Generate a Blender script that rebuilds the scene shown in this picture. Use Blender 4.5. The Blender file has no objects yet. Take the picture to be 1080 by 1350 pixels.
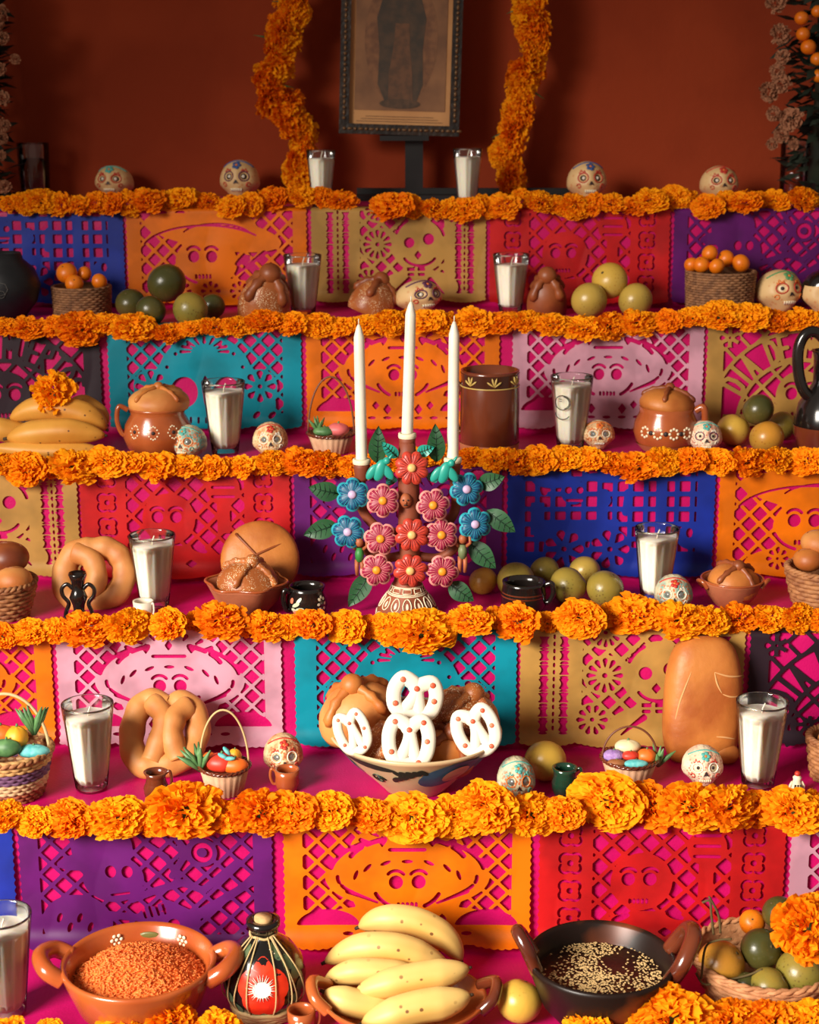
import bpy, math, random
import numpy as np
from mathutils import Vector, Matrix, Euler
random.seed(7)
SC = bpy.context.scene
COL = SC.collection
PI = math.pi

# ------------------------------------------------------------------ camera, world, light, exposure
FPX, PITCH, CAMZ = 2200.0, math.radians(14.9), 1.655
cam = bpy.data.cameras.new('camera'); camo = bpy.data.objects.new('camera', cam); COL.objects.link(camo)
camo.location = (0, 0, CAMZ); camo.rotation_euler = (PI/2-PITCH, 0, 0)
cam.sensor_fit = 'VERTICAL'; cam.sensor_height = 36.0; cam.lens = FPX/1350*36.0
cam.dof.use_dof = True; cam.dof.focus_distance = 2.45; cam.dof.aperture_fstop = 6.3
SC.camera = camo
w = bpy.data.worlds.new('world'); SC.world = w; w.use_nodes = True
w.node_tree.nodes['Background'].inputs[0].default_value = (1.0, .80, .66, 1)
w.node_tree.nodes['Background'].inputs[1].default_value = .29
def area(name, loc, aim, size, power, col, spread=PI):
    l = bpy.data.lights.new(name, 'AREA'); l.shape = 'RECTANGLE'; l.size, l.size_y = size; l.energy = power; l.color = col; l.spread = spread
    o = bpy.data.objects.new(name, l); COL.objects.link(o); o.location = loc
    o.rotation_euler = (Vector(aim)-Vector(loc)).to_track_quat('-Z', 'Y').to_euler()
    return o
area('window_daylight', (-2.6, -.7, 2.3), (.0, 2.0, .37), (1.6, 1.7), 63, (1.0, .92, .82), math.radians(52))
SC.view_settings.view_transform = 'Standard'; SC.view_settings.look = 'None'
SC.view_settings.exposure = -.44; SC.view_settings.gamma = 1.0; SC.view_settings.use_curve_mapping = False

# ------------------------------------------------------------------ places
YF = [1.850, 2.132, 2.413, 2.695, 2.977, 3.258]          # front edge of each step, lowest first
ZS = [CAMZ-1.205, CAMZ-1.018, CAMZ-.834, CAMZ-.643, CAMZ-.450, CAMZ-.265]
YWALL = 3.62
YB = YF[1:]+[YWALL]
CP, SP = math.cos(PITCH), math.sin(PITCH)
def ray(px, py):
    u, v = (px-540)/FPX, (py-675)/FPX
    return Vector((u, CP-v*SP, -SP-v*CP))
def on_y(px, py, Y):
    d = ray(px, py); return Vector((0, 0, CAMZ))+d*(Y/d.y)
def on_z(px, py, z):
    d = ray(px, py); return Vector((0, 0, CAMZ))+d*((z-CAMZ)/d.z)
def pxm(p): return FPX/(p[1]*CP-(p[2]-CAMZ)*SP)          # pixels per metre at a point
def spot(k, px, py, back=.0, front=.0):                     # a point on step k
    p = on_z(px, py, ZS[k])
    Y = min(max(p.y, YF[k]+front), YB[k]-back)
    q = Vector((0, Y, ZS[k])); q.x = (px-540)/pxm(q)
    return q
STEP = ['lowest', 'second', 'third', 'fourth', 'fifth', 'top']

# ------------------------------------------------------------------ materials
def lin(c):
    return tuple(((x/255)/12.92 if x/255 <= .04045 else ((x/255+.055)/1.055)**2.4) for x in c)+(1,)
MATS = {}
def M(name, c, rough=.6, c2=None, ns=30, bump=0., bs=60, sss=0., metal=0., transl=0., coat=0., lo=.4, hi=.62, spec=.5, detail=3):
    if name in MATS: return MATS[name]
    m = bpy.data.materials.new(name); m.use_nodes = True; nt = m.node_tree; N = nt.nodes; L = nt.links
    b = N['Principled BSDF']; b.inputs['Base Color'].default_value = lin(c); b.inputs['Roughness'].default_value = rough
    b.inputs['Metallic'].default_value = metal; b.inputs['Specular IOR Level'].default_value = spec
    if coat: b.inputs['Coat Weight'].default_value = coat; b.inputs['Coat Roughness'].default_value = .15
    if sss:
        b.inputs['Subsurface Weight'].default_value = sss; b.inputs['Subsurface Radius'].default_value = (.01, .006, .003); b.inputs['Subsurface Scale'].default_value = 1.0
    tc = N.new('ShaderNodeTexCoord'); colsock = None
    if c2:
        n = N.new('ShaderNodeTexNoise'); n.inputs['Scale'].default_value = ns; n.inputs['Detail'].default_value = detail
        L.new(tc.outputs['Object'], n.inputs['Vector'])
        r = N.new('ShaderNodeMapRange'); r.inputs[1].default_value = lo; r.inputs[2].default_value = hi; L.new(n.outputs['Fac'], r.inputs[0])
        x = N.new('ShaderNodeMix'); x.data_type = 'RGBA'; L.new(r.outputs[0], x.inputs[0])
        x.inputs[6].default_value = lin(c); x.inputs[7].default_value = lin(c2)
        L.new(x.outputs[2], b.inputs['Base Color']); colsock = x.outputs[2]
    if bump:
        n2 = N.new('ShaderNodeTexNoise'); n2.inputs['Scale'].default_value = bs; n2.inputs['Detail'].default_value = 4
        L.new(tc.outputs['Object'], n2.inputs['Vector'])
        bp = N.new('ShaderNodeBump'); bp.inputs['Strength'].default_value = bump; bp.inputs['Distance'].default_value = .004
        L.new(n2.outputs['Fac'], bp.inputs['Height']); L.new(bp.outputs[0], b.inputs['Normal'])
    if transl:
        t = N.new('ShaderNodeBsdfTranslucent'); t.inputs[0].default_value = lin(c)
        if colsock: L.new(colsock, t.inputs[0])
        mx = N.new('ShaderNodeMixShader'); mx.inputs[0].default_value = transl
        L.new(b.outputs[0], mx.inputs[1]); L.new(t.outputs[0], mx.inputs[2]); L.new(mx.outputs[0], N['Material Output'].inputs[0])
    MATS[name] = m
    return m
def speckled(name, c, speck, scale, size, rough=.6, c2=None, ns=12, bump=.0):      # fine grains (sugar, sesame, brown spots) over a base
    if name in MATS: return MATS[name]
    m = M(name, c, rough, c2=c2 or tuple(int(x*.8) for x in c), ns=ns, bump=bump, bs=scale*.6)
    nt = m.node_tree; N = nt.nodes; L = nt.links; b = N['Principled BSDF']
    src = b.inputs['Base Color'].links[0].from_socket
    v = N.new('ShaderNodeTexVoronoi'); v.inputs['Scale'].default_value = scale
    L.new(N['Texture Coordinate'].outputs['Object'], v.inputs['Vector'])
    r = N.new('ShaderNodeMapRange'); r.inputs[1].default_value = size; r.inputs[2].default_value = size*.7; L.new(v.outputs['Distance'], r.inputs[0])
    n = N.new('ShaderNodeTexNoise'); n.inputs['Scale'].default_value = scale*.08; L.new(N['Texture Coordinate'].outputs['Object'], n.inputs['Vector'])
    r2 = N.new('ShaderNodeMapRange'); r2.inputs[1].default_value = .42; r2.inputs[2].default_value = .55; L.new(n.outputs['Fac'], r2.inputs[0])
    mu = N.new('ShaderNodeMath'); mu.operation = 'MULTIPLY'; L.new(r.outputs[0], mu.inputs[0]); L.new(r2.outputs[0], mu.inputs[1])
    x = N.new('ShaderNodeMix'); x.data_type = 'RGBA'; L.new(mu.outputs[0], x.inputs[0]); L.new(src, x.inputs[6]); x.inputs[7].default_value = lin(speck)
    L.new(x.outputs[2], b.inputs['Base Color'])
    return m
def glass_mat():
    m = bpy.data.materials.new('clear_glass'); m.use_nodes = True; nt = m.node_tree; N = nt.nodes; L = nt.links
    N.remove(N['Principled BSDF'])
    t = N.new('ShaderNodeBsdfTransparent'); t.inputs[0].default_value = (.985, .975, .97, 1)
    g = N.new('ShaderNodeBsdfGlossy'); g.inputs['Roughness'].default_value = .06
    f = N.new('ShaderNodeFresnel'); f.inputs[0].default_value = 1.5
    mx = N.new('ShaderNodeMixShader'); L.new(f.outputs[0], mx.inputs[0]); L.new(t.outputs[0], mx.inputs[1]); L.new(g.outputs[0], mx.inputs[2])
    L.new(mx.outputs[0], N['Material Output'].inputs[0])
    return m
GLASS = glass_mat()

# ------------------------------------------------------------------ mesh helpers
class MB:
    def __init__(s): s.v = []; s.f = []; s.mi = []
    def add(s, vs, fs, mi=0, X=None):
        o = len(s.v)
        s.v += [tuple(X @ Vector(p)) for p in vs] if X is not None else [tuple(p) for p in vs]
        s.f += [tuple(i+o for i in q) for q in fs]; s.mi += [mi]*len(fs); return s
    def lathe(s, prof, seg=32, mi=0, X=None, rf=None, cap=True):
        vs = []; fs = []; n = len(prof)
        for (r, z) in prof:
            for j in range(seg):
                a = 2*PI*j/seg; rr = r*(rf(a, z) if rf else 1)
                vs.append((rr*math.cos(a), rr*math.sin(a), z))
        for i in range(n-1):
            for j in range(seg):
                k = (j+1) % seg; fs.append((i*seg+j, i*seg+k, (i+1)*seg+k, (i+1)*seg+j))
        if cap:
            if prof[0][0] > 1e-5: fs.append(tuple(range(seg-1, -1, -1)))
            if prof[-1][0] > 1e-5: fs.append(tuple((n-1)*seg+j for j in range(seg)))
        return s.add(vs, fs, mi, X)
    def tube(s, pts, rad, seg=8, closed=False, mi=0, X=None, flat=1., up=None):
        pts = [Vector(p) for p in pts]; n = len(pts)
        if not hasattr(rad, '__len__'): rad = [rad]*n
        T = []
        for i in range(n):
            a = pts[(i-1) % n] if (closed or i > 0) else pts[i]; b = pts[(i+1) % n] if (closed or i < n-1) else pts[i]
            d = b-a; T.append(d.normalized() if d.length > 1e-9 else Vector((0, 0, 1)))
        ref = Vector(up) if up else (Vector((0, 0, 1)) if abs(T[0].z) < .9 else Vector((1, 0, 0)))
        vs = []; fs = []; N_ = (ref-T[0]*ref.dot(T[0])).normalized()
        for i in range(n):
            if up: N_ = (ref-T[i]*ref.dot(T[i]))
            else: N_ = (N_-T[i]*N_.dot(T[i]))
            N_ = N_.normalized() if N_.length > 1e-6 else Vector((1, 0, 0))
            B = T[i].cross(N_)
            for j in range(seg):
                a = 2*PI*j/seg; vs.append(pts[i]+N_*(math.cos(a)*rad[i]*flat)+B*(math.sin(a)*rad[i]))
        m = n if closed else n-1
        for i in range(m):
            for j in range(seg):
                k = (j+1) % seg; i2 = (i+1) % n
                fs.append((i*seg+j, i*seg+k, i2*seg+k, i2*seg+j))
        if not closed: fs.append(tuple(range(seg-1, -1, -1))); fs.append(tuple((n-1)*seg+j for j in range(seg)))
        return s.add(vs, fs, mi, X)
    def blob(s, r=(1, 1, 1), nu=20, nv=12, mi=0, X=None, fn=None, c=(0, 0, 0)):
        vs = [];  fs = []
        for i in range(nv+1):
            ph = PI*i/nv
            for j in range(nu):
                th = 2*PI*j/nu; d = Vector((math.sin(ph)*math.cos(th), math.sin(ph)*math.sin(th), math.cos(ph)))
                p = fn(d) if fn else Vector((d.x*r[0], d.y*r[1], d.z*r[2]))
                vs.append((p[0]+c[0], p[1]+c[1], p[2]+c[2]))
        for i in range(nv):
            for j in range(nu):
                k = (j+1) % nu; fs.append((i*nu+j, (i+1)*nu+j, (i+1)*nu+k, i*nu+k))
        return s.add(vs, fs, mi, X)
    def box(s, c, h, mi=0, X=None):
        vs = [(c[0]+a*h[0], c[1]+b*h[1], c[2]+d*h[2]) for a in (-1, 1) for b in (-1, 1) for d in (-1, 1)]
        return s.add(vs, [(0, 1, 3, 2), (4, 6, 7, 5), (0, 4, 5, 1), (2, 3, 7, 6), (0, 2, 6, 4), (1, 5, 7, 3)], mi, X)
    def mesh(s, name, mats, smooth=True):
        me = bpy.data.meshes.new(name); me.from_pydata(s.v, [], s.f)
        for m in (mats if isinstance(mats, (list, tuple)) else [mats]): me.materials.append(m)
        if any(s.mi): me.polygons.foreach_set('material_index', s.mi)
        if smooth: me.polygons.foreach_set('use_smooth', [True]*len(s.f))
        me.update(); return me
    def build(s, name, mats, parent=None, smooth=True, loc=None):
        o = bpy.data.objects.new(name, s.mesh(name, mats, smooth)); COL.objects.link(o)
        if parent: o.parent = parent
        if loc is not None: o.location = loc
        return o
def tag(o, label, cat, group=None, kind=None):
    o['label'] = label; o['category'] = cat
    if group: o['group'] = group
    if kind: o['kind'] = kind
    return o
def thing(name, label, cat, loc, rotz=0, group=None, rot=None):
    o = bpy.data.objects.new(name, None); COL.objects.link(o); o.location = loc; o.rotation_euler = rot or (0, 0, rotz)
    o.empty_display_size = .02
    return tag(o, label, cat, group)
def dup(o, parent=None):
    c = o.copy(); COL.objects.link(c); c.parent = parent
    for ch in list(o.children): dup(ch, c)
    return c
def TR(loc=(0, 0, 0), rot=(0, 0, 0), sc=(1, 1, 1)):
    return Matrix.Translation(loc) @ Euler(rot).to_matrix().to_4x4() @ Matrix.Diagonal((*sc, 1))
def facing(p, n, spin=0, sc=(1, 1, 1)):                     # local +Z turned to n
    return Matrix.Translation(p) @ Vector(n).to_track_quat('Z', 'Y').to_matrix().to_4x4() @ Matrix.Rotation(spin, 4, 'Z') @ Matrix.Diagonal((*sc, 1))
def spline(pts, n=8, closed=False):                          # Catmull-Rom
    P = [Vector(p) for p in pts]; m = len(P); out = []
    for i in range(m if closed else m-1):
        g = (lambda k: P[k % m]) if closed else (lambda k: P[min(max(k, 0), m-1)])
        a, b, c, d = g(i-1), g(i), g(i+1), g(i+2)
        for t in range(n):
            t /= n; out.append(.5*((2*b)+(c-a)*t+(2*a-5*b+4*c-d)*t*t+(3*b-a-3*c+d)*t**3))
    if not closed: out.append(P[-1])
    return out
def wob(p, s, seed=0):                                       # cheap smooth noise
    x, y, z = p[0]*s+seed, p[1]*s+seed*1.7, p[2]*s-seed
    return (math.sin(x*1.3+math.sin(y*1.7))+math.sin(y*1.1+math.sin(z*1.9))+math.sin(z*1.5+math.sin(x*1.2)))/3
def struct(o): o['kind'] = 'structure'; return o

# ------------------------------------------------------------------ the setting
def wall_material():
    m = M('terracotta_plaster', (152, 60, 31), .9, c2=(136, 51, 26), ns=3, bump=.25, bs=45, spec=.15)
    return m
mb = MB(); mb.box((0, YWALL+.05, 1.5), (3.2, .05, 1.5)); struct(mb.build('wall_back', wall_material(), smooth=False))
mb = MB(); mb.box((0, 1.2, -.03), (3.2, 2.5, .03)); struct(mb.build('floor', M('floor_cement', (120, 84, 66), .7, c2=(100, 68, 54), ns=6, bump=.1), smooth=False))
for k in range(6):                                            # the stepped altar under the cloth
    mb = MB(); mb.box((0, (YF[k]+YWALL)/2+.006, (ZS[k]+(ZS[k-1] if k else 0))/2-.004), (1.34, (YWALL-YF[k])/2-.008, (ZS[k]-(ZS[k-1] if k else 0))/2))
    o = mb.build('altar_step', M('step_wood', (120, 80, 50), .7, c2=(96, 62, 38), ns=8), smooth=False); struct(o)
def cloth():
    prof = [(YF[0], .004)]
    for k in range(6):
        z, y = ZS[k], YF[k]; r = .009
        if prof[-1][1] < z-.05:
            z0 = prof[-1][1]; m = 6
            for i in range(1, m): prof.append((y, z0+(z-r-z0)*i/m))
        for i in range(5):
            a = PI/2*i/4; prof.append((y+r-r*math.cos(a), z-r+r*math.sin(a)))
        ye = YB[k]
        for i in range(1, 9): prof.append((y+r+(ye-y-r-.012)*i/8, z))
        if k < 5: prof.append((ye-.003, z+.003)); prof.append((ye, z+.012))
    nx = 240; vs = []; fs = []; n = len(prof)
    for i, (y, z) in enumerate(prof):
        for j in range(nx+1):
            x = -1.35+2.7*j/nx
            q = wob((x, y*1.5, z*1.5), 22)*.0016+wob((x*2, y, z*.6), 40, 3)*.0009
            vs.append((x, y-abs(q)*1.2, z+abs(q)))
    for i in range(n-1):
        for j in range(nx): a = i*(nx+1)+j; fs.append((a, a+1, a+nx+2, a+nx+1))
    mb = MB(); mb.add(vs, fs)
    o = mb.build('altar_cloth', M('hot_pink_cloth', (198, 14, 100), .42, c2=(182, 10, 88), ns=9, bump=.12, bs=300, spec=.3))
    tag(o, 'hot pink cloth covering every step of the altar', 'cloth')
cloth()
# ------------------------------------------------------------------ cut-paper banners: outlines traced from a distance field, holes are real holes
CELL = .62
GU, GV = np.meshgrid(np.arange(-1, 101+CELL, CELL), np.arange(-9, 61+CELL, CELL), indexing='ij')
class Sheet:
    def __init__(s, small=3.2, seed=0):
        U, V = GU, GV; s.U, s.V = U, V
        sc = .75*np.abs(np.sin(PI*V/small))
        bot = 53.5+2.6*np.abs(np.sin(PI*U/25.0))+.7*np.abs(np.sin(PI*U/small))
        s.F = np.minimum(np.minimum(U-sc, 100-sc-U), np.minimum(bot-V, V+8))
    def cut(s, d): s.F = np.minimum(s.F, d)
    def add(s, d): s.F = np.maximum(s.F, -d)
    def circ(s, x, y, r): return np.hypot(s.U-x, s.V-y)-r
    def ell(s, x, y, rx, ry, rot=0):
        a = math.radians(rot); c, n = math.cos(a), math.sin(a); X = (s.U-x)*c+(s.V-y)*n; Y = -(s.U-x)*n+(s.V-y)*c
        return (np.sqrt((X/rx)**2+(Y/ry)**2+1e-9)-1)*min(rx, ry)
    def box(s, x, y, hx, hy, rot=0):
        a = math.radians(rot); c, n = math.cos(a), math.sin(a); X = np.abs((s.U-x)*c+(s.V-y)*n)-hx; Y = np.abs(-(s.U-x)*n+(s.V-y)*c)-hy
        return np.maximum(X, Y)
    def seg(s, ax, ay, bx, by, r, r2=None):
        dx, dy = bx-ax, by-ay; t = np.clip(((s.U-ax)*dx+(s.V-ay)*dy)/(dx*dx+dy*dy+1e-9), 0, 1)
        return np.hypot(s.U-ax-t*dx, s.V-ay-t*dy)-(r+(r2-r)*t if r2 is not None else r)
    def line(s, pts, r): 
        d = None
        for a, b in zip(pts[:-1], pts[1:]):
            q = s.seg(*a, *b, r); d = q if d is None else np.minimum(d, q)
        return d
    def arc(s, x, y, rx, ry, a0, a1, r, n=9):
        return s.line([(x+rx*math.cos(math.radians(a0+(a1-a0)*i/n)), y+ry*math.sin(math.radians(a0+(a1-a0)*i/n))) for i in range(n+1)], r)
    def tri(s, pts):
        d = None; m = len(pts)
        for i in range(m):
            (ax, ay), (bx, by) = pts[i], pts[(i+1) % m]; L = math.hypot(bx-ax, by-ay)
            q = ((s.U-ax)*(by-ay)-(s.V-ay)*(bx-ax))/L
            d = q if d is None else np.maximum(d, q)
        return d
    def diamond(s, x, y, rx, ry): return (np.abs(s.U-x)/rx+np.abs(s.V-y)/ry-1)*min(rx, ry)*.8
    def lattice(s, R, pitch=7.4, bar=.72, square=False):     # R: region distance (negative inside)
        if square: a, b = s.U, s.V
        else: a, b = (s.U-50+s.V)/1.4142, (s.U-50-s.V)/1.4142
        da = np.abs((a+pitch/2) % pitch-pitch/2); db = np.abs((b+pitch/2) % pitch-pitch/2)
        s.F = np.maximum(np.minimum(s.F, R), np.minimum(np.minimum(s.F, -R), bar-np.minimum(da, db)))
    def wheel(s, x, y, r, n=10, solid=True):
        if solid: s.add(s.circ(x, y, r))
        for i in range(n):
            a = 2*PI*i/n; s.cut(s.seg(x+.42*r*math.cos(a), y+.42*r*math.sin(a), x+.74*r*math.cos(a), y+.74*r*math.sin(a), .035*r, .15*r*10/n))
        s.cut(s.circ(x, y, r*.13))
    def skull(s, x, y, r):
        s.cut(s.ell(x-.38*r, y, .24*r, .25*r)); s.cut(s.ell(x+.38*r, y, .24*r, .25*r))
        s.cut(s.tri([(x, y+.28*r), (x-.16*r, y+.55*r), (x+.16*r, y+.55*r)]))
        s.cut(s.arc(x-.38*r, y-.12*r, .32*r, .3*r, 215, 325, .06*r)); s.cut(s.arc(x+.38*r, y-.12*r, .32*r, .3*r, 215, 325, .06*r))
        for i in range(5): s.cut(s.seg(x+(i-2)*.15*r, y+.78*r, x+(i-2)*.15*r, y+.9*r, .05*r))
def d_catrina():
    s = Sheet(); s.lattice(s.box(50, 26, 42, 23), 6.4, .66)
    s.add(s.ell(50, 25, 33, 14)); s.add(s.ell(50, 13, 23, 12)); s.add(s.ell(50, 46, 44, 9)); s.add(s.ell(50, 33, 22, 14))
    for a0, a1 in ((190, 206), (212, 236), (304, 328), (334, 350)): s.cut(s.arc(50, 24, 31, 17, a0, a1, .9))
    for a0, a1 in ((200, 220), (228, 248), (292, 312), (320, 340)): s.cut(s.arc(50, 20, 24, 12.5, a0, a1, 1.1))
    for i in range(7):
        a = math.radians(200+140*i/6); s.cut(s.ell(50+22*math.cos(a), 27+9*math.sin(a), 2.4, .8, 140/6*(i-3)))
    for x in (40, 50, 60): s.cut(s.diamond(x, 8 if x == 50 else 9.5, 1.8, 2.6))
    s.cut(s.seg(43, 13, 57, 13, .8))
    for a0, a1 in ((168, 182), (-2, 12), (20, 38), (142, 160)): s.cut(s.arc(50, 25, 28, 10.5, a0, a1, .8))
    for a0 in range(205, 340, 22): s.cut(s.seg(50+17*math.cos(math.radians(a0)), 13+8*math.sin(math.radians(a0)), 50+20.5*math.cos(math.radians(a0)), 13+10*math.sin(math.radians(a0)), .5, 1.0))
    for x in range(26, 78, 8): s.cut(s.ell(x, 49.5, 2.2, .8))
    s.skull(50, 27, 12); s.cut(s.arc(50, 27, 14, 12, 25, 60, .9)); s.cut(s.arc(50, 27, 14, 12, 120, 155, .9))
    s.cut(s.seg(62, 36, 74, 31, .5, 1.1)); s.cut(s.seg(38, 36, 26, 31, .5, 1.1))
    for m in (-1, 1):
        s.cut(np.maximum(s.ell(50+m*32, 47, 13, 8), s.V-46)); s.cut(s.tri([(50+m*34-5, 49), (50+m*34, 52), (50+m*34+5, 49)]) if m > 0 else s.tri([(16-5, 49), (16, 52), (21, 49)]))
        s.cut(s.diamond(50+m*8, 45, 2.2, 3)); s.cut(s.diamond(50+m*14, 43, 2, 2.4))
    return s
def d_hat():
    s = Sheet(); s.lattice(s.box(50, 26, 42, 23), 7.0, .8)
    s.add(s.ell(48, 15, 38, 9, 9)); s.add(s.ell(52, 10, 20, 8, 5)); s.add(s.ell(44, 31, 17, 14)); s.add(s.ell(48, 49, 34, 9))
    s.cut(s.arc(44, 26, 36, 15, 200, 320, .55, 16)); s.cut(s.arc(50, 18, 20, 8, 205, 330, .45, 12))
    s.skull(42, 28, 13); s.cut(s.arc(44, 30, 17, 13, 110, 160, .8)); s.cut(s.seg(60, 38, 76, 26, .6, 1.4)); s.cut(s.ell(64, 30, 5, 1.8, -30))
    for x in (30, 46, 62): s.wheel(x, 47, 6, 8, False)
    return s
def d_teal():
    s = Sheet(); s.lattice(s.box(50, 25, 40, 22), 6.6, .7)
    s.add(s.circ(50, 31, 25)); s.add(s.box(50, 46, 36, 6))
    for i in range(9):
        a = math.radians(180+180*i/8); s.cut(s.seg(50+7*math.cos(a), 15+4*math.sin(a), 50+12*math.cos(a), 15+7*math.sin(a), .4, .9))
        s.cut(s.circ(50+21*math.cos(a), 31+21*math.sin(a), 1.0))
    s.cut(s.ell(39, 36, 7, 8)); s.cut(s.ell(61, 36, 7, 8)); s.cut(s.diamond(50, 31, 2, 4)); s.cut(s.tri([(50, 40), (47.5, 46), (52.5, 46)]))
    for x in (14+8, 78): s.wheel(x, 33, 9, 8)
    for i in range(9): s.cut(s.seg(34+4*i, 49.5, 34+4*i, 52, .6))
    for x in (16, 24, 76, 84): s.cut(s.ell(x, 48, 2.4, 1.4, 45 if x < 50 else -45))
    return s
def d_gold():
    s = Sheet(2.8); s.lattice(s.box(52, 25, 24, 22), 7.0, 1.0)
    for x0 in (11, 20, 84, 91):
        for i in range(7):
            y = 4+6.6*i
            s.cut(np.maximum(s.box(x0, y+2.2, 2.3, 2.3), -np.minimum(s.circ(x0-3.4, y+2.2, 2.1), s.circ(x0+3.4, y+2.2, 2.1))))
            s.cut(s.ell(x0, y+5.6, 2.1, .65))
    for x0 in (15.5, 87.5):
        for i in range(14): s.cut(s.ell(x0, 4+3.3*i, .6, 1.25))
    s.add(s.circ(62, 22, 16)); s.add(s.ell(62, 46, 22, 10))
    s.wheel(38, 22, 9.5, 12); s.wheel(38, 2, 8, 12); s.wheel(33, 43, 8, 10); s.wheel(80, 4, 6, 8)
    s.cut(s.circ(56, 21, 3)); s.cut(s.circ(67, 19, 3.2)); s.cut(s.diamond(61, 28, 2.2, 2.6)); s.cut(s.arc(62, 20, 14, 13, 200, 240, .9)); s.cut(s.arc(62, 20, 14, 13, 300, 345, .9))
    s.cut(s.arc(62, 26, 10, 8, 30, 150, .8)); s.cut(s.box(57, 36, 2.2, 1)); s.cut(s.box(63, 36, 2.2, 1)); s.cut(s.box(57, 39, 2, .9)); s.cut(s.box(63, 39, 2, .9))
    s.cut(s.seg(46, 50, 56, 42, .4, 1.6)); s.cut(s.seg(76, 50, 68, 42, .4, 1.6))
    return s
def d_red():
    s = Sheet(); s.lattice(s.box(50, 26, 28, 23), 7.2, .8)
    s.add(s.circ(42, 27, 12.5)); s.add(s.ell(45, 49, 22, 9)); s.add(s.ell(68, 12, 8, 8)); s.add(s.box(68, 24, 3, 10))
    s.skull(41, 26, 11.5)
    for i in range(3): s.cut(s.seg(63, 7+4.5*i, 73, 7+4.5*i, .7))
    for x0 in (13, 87):
        for i in range(4):
            y = 7+12*i; s.cut(s.circ(x0, y, 1.3))
            for a in range(4): s.cut(s.arc(x0+3*math.cos(a*PI/2+PI/4), y+3*math.sin(a*PI/2+PI/4), 2.2, 2.2, a*90-40, a*90+130, .55, 6))
    s.cut(s.ell(56, 42, 4, 1.4, 20)); s.cut(s.ell(34, 43, 4, 1.4, -20)); s.cut(s.diamond(52, 49, 3, 2))
    return s
def d_purple():
    s = Sheet(); s.lattice(s.box(50, 26, 42, 23), 6.6, .75)
    s.add(s.ell(33, 12, 12, 11)); s.add(s.ell(37, 25, 12, 10)); s.add(s.ell(22, 44, 14, 12)); s.add(s.ell(30, 17, 15, 4, -8))
    for a in ((36, 22), (42.5, 22)): s.cut(s.ell(*a, 2.2, 2.6))
    s.cut(s.tri([(40, 26), (38.7, 29), (41.3, 29)])); s.cut(s.seg(36, 32, 43, 31, .5))
    s.add(s.line([(44, 34), (54, 30), (64, 27), (72, 30), (86, 18)], 1.5)); s.add(s.line([(30, 40), (46, 42), (58, 36), (66, 40)], 1.6))
    s.add(s.ell(58, 46, 13, 7, -12)); s.cut(s.circ(60, 45, 2.4)); s.add(s.seg(66, 43, 92, 26, 2.2, 1.5))
    for i in range(4): s.cut(s.seg(48+2.6*i, 38-.6*i, 49+2.6*i, 42-.6*i, .55))
    s.add(s.circ(72, 14, 6)); s.cut(s.circ(72, 14, 4.2)); s.add(s.circ(72, 14, 2)); s.add(s.line([(60, 4), (66, 14), (60, 24)], 1.3)); s.add(s.line([(50, 10), (58, 16), (62, 24)], 1.2))
    for i in range(4): s.cut(s.ell(15+4*i, 42+(i % 2)*4, 1, 2.2, 20))
    return s
def d_blue():
    s = Sheet(); s.lattice(s.box(50, 24, 41, 21), 7.4, 1.15, True)
    s.add(s.ell(22, 8, 10, 4)); s.add(s.circ(32, 14, 6)); s.add(s.box(34, 32, 20, 4.5)); s.add(s.ell(46, 7, 9, 2.2, 6)); s.add(s.box(74, 22, 2.6, 20)); s.add(s.box(15, 27, 3.2, 8))
    s.add(s.ell(50, 48, 40, 7)); s.cut(s.circ(29.5, 13, 1.7)); s.cut(s.circ(35, 13, 1.7)); s.cut(s.circ(18, 14, 1.6)); s.cut(s.seg(29, 18, 36, 18, .7))
    s.add(s.circ(47, 18, 3)); s.add(s.seg(47, 14, 47, 28, 1.6)); s.add(s.seg(58, 14, 57, 24, 1.6)); s.add(s.circ(88, 36, 6)); s.cut(s.ell(88, 34, 1.6, 2.4))
    s.wheel(28, 42, 10, 7); s.wheel(50, 42, 10, 7)
    return s
GLYPH = {'D': [[(0, 0), (0, 1), (.5, .85), (.62, .5), (.5, .15), (0, 0)]], 'I': [[(.3, 0), (.3, 1)]], 'A': [[(0, 1), (.3, 0), (.6, 1)], [(.12, .65), (.48, .65)]],
         'E': [[(.6, 0), (0, 0), (0, 1), (.6, 1)], [(0, .5), (.5, .5)]], 'M': [[(0, 1), (0, 0), (.35, .6), (.7, 0), (.7, 1)]], 'U': [[(0, 0), (0, .8), (.3, 1), (.6, .8), (.6, 0)]],
         'R': [[(0, 1), (0, 0), (.5, .08), (.55, .35), (0, .5), (.6, 1)]], 'T': [[(0, 0), (.7, 0)], [(.35, 0), (.35, 1)]], 'O': [[(.3, 0), (0, .3), (0, .7), (.3, 1), (.6, .7), (.6, .3), (.3, 0)]],
         'S': [[(.6, .1), (.3, 0), (0, .22), (.3, .5), (.6, .75), (.3, 1), (0, .9)]]}
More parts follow.
